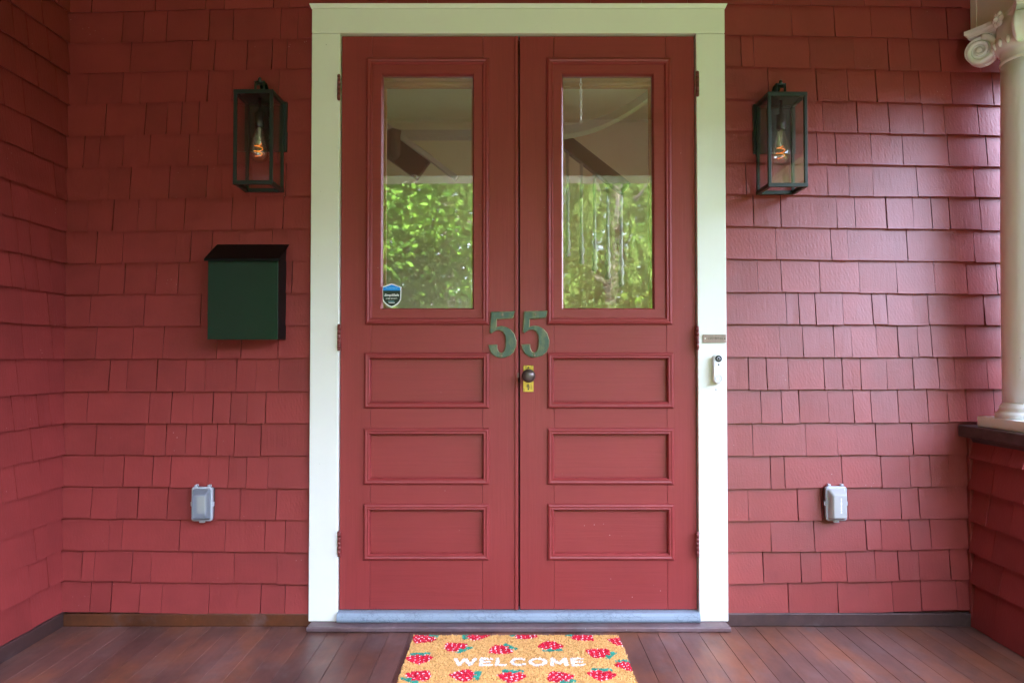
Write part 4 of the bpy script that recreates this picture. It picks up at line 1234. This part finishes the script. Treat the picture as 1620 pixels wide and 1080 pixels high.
# ------------------------------------------------------------------ trees across the lawn (seen in the door glass), plus some added to block sky light
class Leaves:
    def __init__(self, seed): self.v = []; self.f = []; self.c = []; self.r = random.Random(seed)
    def leaf(self, p, s, d, col, asp=.6):
        r = self.r; d = Vector(d).normalized()
        n = Vector((r.uniform(-1,1), r.uniform(-1,1), r.uniform(-.2,1))); sd_ = d.cross(n)
        if sd_.length < 1e-3: return
        sd_.normalize(); b = len(self.v); p = Vector(p)
        self.v += [tuple(p), tuple(p + d*s*.5 + sd_*s*asp*.5), tuple(p + d*s), tuple(p + d*s*.5 - sd_*s*asp*.5)]
        self.f.append((b, b+1, b+2, b+3)); self.c.append(col)
    def build(self, name, parent, kind=None):
        me = bpy.data.meshes.new(name); pw = WL[parent.name] if parent else Vector((0,0,0))
        me.from_pydata([(v[0]-pw.x, v[1]-pw.y, v[2]-pw.z) for v in self.v], [], self.f)
        at = me.color_attributes.new('col', 'FLOAT_COLOR', 'CORNER'); buf = []
        for c in self.c: buf += [c[0], c[1], c[2], 1.0]*4
        at.data.foreach_set('color', buf); me.materials.append(M['leaf'])
        o = bpy.data.objects.new(name, me); COL.objects.link(o); o.parent = parent
        if kind: o['kind'] = kind
        WL[o.name] = pw
        return o
def lcol(r, a, b):
    f = r.random(); g = r.uniform(.8, 1.15); return tuple((a[i]+(b[i]-a[i])*f)*g for i in range(3))
def trunk(par, x, y, h, r0):
    m = MB(); q = random.Random(int(x*10)); pts = []; rad = []
    for k in range(9):
        f = k/8; pts.append((x + q.uniform(-.06,.06)*f*h*.3, y + q.uniform(-.06,.06)*f*h*.3, GZ - .05 + h*f)); rad.append(r0*(1-.75*f))
    m.tube(pts, rad, 10)
    for k in range(7):
        f = .35 + .08*k; a = q.uniform(0, 6.28); b = Vector(pts[min(8, int(f*8))]); e = b + Vector((math.cos(a)*h*.22, math.sin(a)*h*.22, h*.14))
        m.tube([b, (b+e)/2 + Vector((0,0,.1)), e], [r0*.35, r0*.22, r0*.08], 6)
    m.build('trunk', M['bark'], par)
def broad(x, y, h, rad, zlo, n, size, ca, cb, label, seed, droop=.3):
    t = empty('leafy_tree', (x, y, GZ), label, 'tree', 'trees across the lawn')
    trunk(t, x, y, h*.9, .13)
    L = Leaves(seed); r = L.r; cl_ = []
    for k in range(int(n/55)):
        while True:
            p = Vector((r.uniform(-1,1), r.uniform(-1,1), r.uniform(-1,1)))
            if .25 < p.length < 1: break
        zc = (zlo + h)/2; hz = (h - zlo)/2
        c = Vector((x + p.x*rad, y + p.y*rad, GZ + zc + p.z*hz))
        leaf_shade = r.choice((.25, .45, .8, 1.0, 1.3))  # random clumps darkened: shadow inside the crown put into leaf colour
        for q in range(55):
            o = Vector((r.gauss(0,.34), r.gauss(0,.34), r.gauss(0,.13)))
            d = Vector((o.x, o.y, -droop + r.uniform(-.5,.4)))
            L.leaf(c+o, size*r.uniform(.6,1.2), d, tuple(w*leaf_shade for w in lcol(r, ca, cb)), .75)
    L.build('crown', t); return t
def drooping(x, y, h, rad, zlo, n, ca, cb, label, seed):
    t = empty('weeping_conifer', (x, y, GZ), label, 'tree', 'trees across the lawn')
    trunk(t, x, y, h, .17)
    L = Leaves(seed); r = L.r
    for k in range(n):
        f = r.random()**.8; z = GZ + zlo + (h-zlo)*f; a = r.uniform(0, 6.283); rr = rad*(1-.75*f)*r.uniform(.35, 1)
        p = Vector((x + math.cos(a)*rr, y + math.sin(a)*rr, z)); ln = r.uniform(.4, 1.1); leaf_shade = r.choice((.4, .65, 1.0, 1.15))  # per-strand factor paints lit and shaded strands
        for q in range(40):
            g = q/40; pp = p + Vector((math.cos(a)*.25*g + r.gauss(0,.03), math.sin(a)*.25*g + r.gauss(0,.03), -ln*g))
            L.leaf(pp, r.uniform(.05,.10), (r.uniform(-.7,.7), r.uniform(-.7,.7), -1), tuple(w*leaf_shade for w in lcol(r, ca, cb)), .38)
    L.build('crown', t); return t
G1, G2 = (.022, .085, .010), (.17, .32, .045)  # wide tone range, light and shade of the crown put into the colours
Y1, Y2 = (.06, .15, .025), (.28, .40, .10)
broad(-3.4, -13.0, 8.2, 2.2, .9, 30000, .115, G1, G2, 'broadleaf tree with mid green leaves on the left of the lawn', 21)
drooping(-1.5, -15.0, 9.0, 2.8, .4, 2200, Y1, Y2, 'pale green weeping conifer straight across the lawn', 22)
drooping(2.2, -14.0, 8.6, 2.7, .5, 2200, Y1, Y2, 'yellow green weeping conifer on the right of the path', 23)
broad(2.9, -11.0, 2.9, 1.1, .3, 4500, .13, (.09,.17,.02), (.20,.28,.05), 'low bright green shrub right of the path', 24)
broad(6.0, -16.5, 5.2, 1.9, 1.0, 6000, .18, (.05,.12,.02), (.12,.22,.04), 'rounded green tree far right across the lawn', 25)
broad(-3.7, -5.0, 7.4, 1.7, .3, 15000, .13, G1, G2, 'tall leafy tree added at the front left to block sky light', 28)  # added to block the front left sky; its leaves also show in the glass
broad(-4.4, -8.6, 8.2, 2.1, .4, 15000, .15, G1, G2, 'tall broad tree added behind the front left tree to block sky', 29)  # put in behind it to hold back more front left sky
broad(-3.0, -4.3, 4.6, .9, .2, 9000, .16, G1, G2, 'dense dark green tree added at the far left to shade the porch', 27)  # out-of-view tree added to darken the left side of the porch
broad(-5.4, -7.4, 6.4, 2.2, .6, 8000, .17, G1, G2, 'large dark green tree added far left to block sky light', 26)  # further screen against the sky on the left, added for the light
L = Leaves(31); r = L.r
for k in range(34000):
    x = r.uniform(-16, 16); z = GZ + abs(r.gauss(0, 5.6))
    L.leaf((x, -21 + r.uniform(-1.5,1.5), min(z, GZ + (10.5 if x < 3.5 else 7.0))), r.uniform(.2,.4), (r.uniform(-1,1), r.uniform(-1,1), r.uniform(-1,.3)), lcol(r, (.035,.085,.015), (.09,.16,.03)), .7)
L.build('tree_line', None, 'stuff')

L = Leaves(32); r = L.r  # unseen leaf screen on the right, added to cut low sky light
for k in range(15000):
    L.leaf((9.5 + r.uniform(-.8,.8), r.uniform(-15, 7), GZ + 4.6*r.random()**1.2), r.uniform(.2,.36), (r.uniform(-1,1), r.uniform(-1,1), r.uniform(-1,.3)), lcol(r, (.02,.05,.012), (.06,.11,.025)), .7)
L.build('light_blocking_hedge', None, 'stuff')

L = Leaves(33); r = L.r
for k in range(48000):
    L.leaf((r.uniform(-9, 9), -17.8 + r.uniform(-.9,.9), GZ + 7.6*r.random()**1.1), r.uniform(.12,.24), (r.uniform(-1,1), r.uniform(-1,1), r.uniform(-1,.3)), lcol(r, (.07,.15,.03), (.16,.25,.05)), .6)
L.build('undergrowth', None, 'stuff')
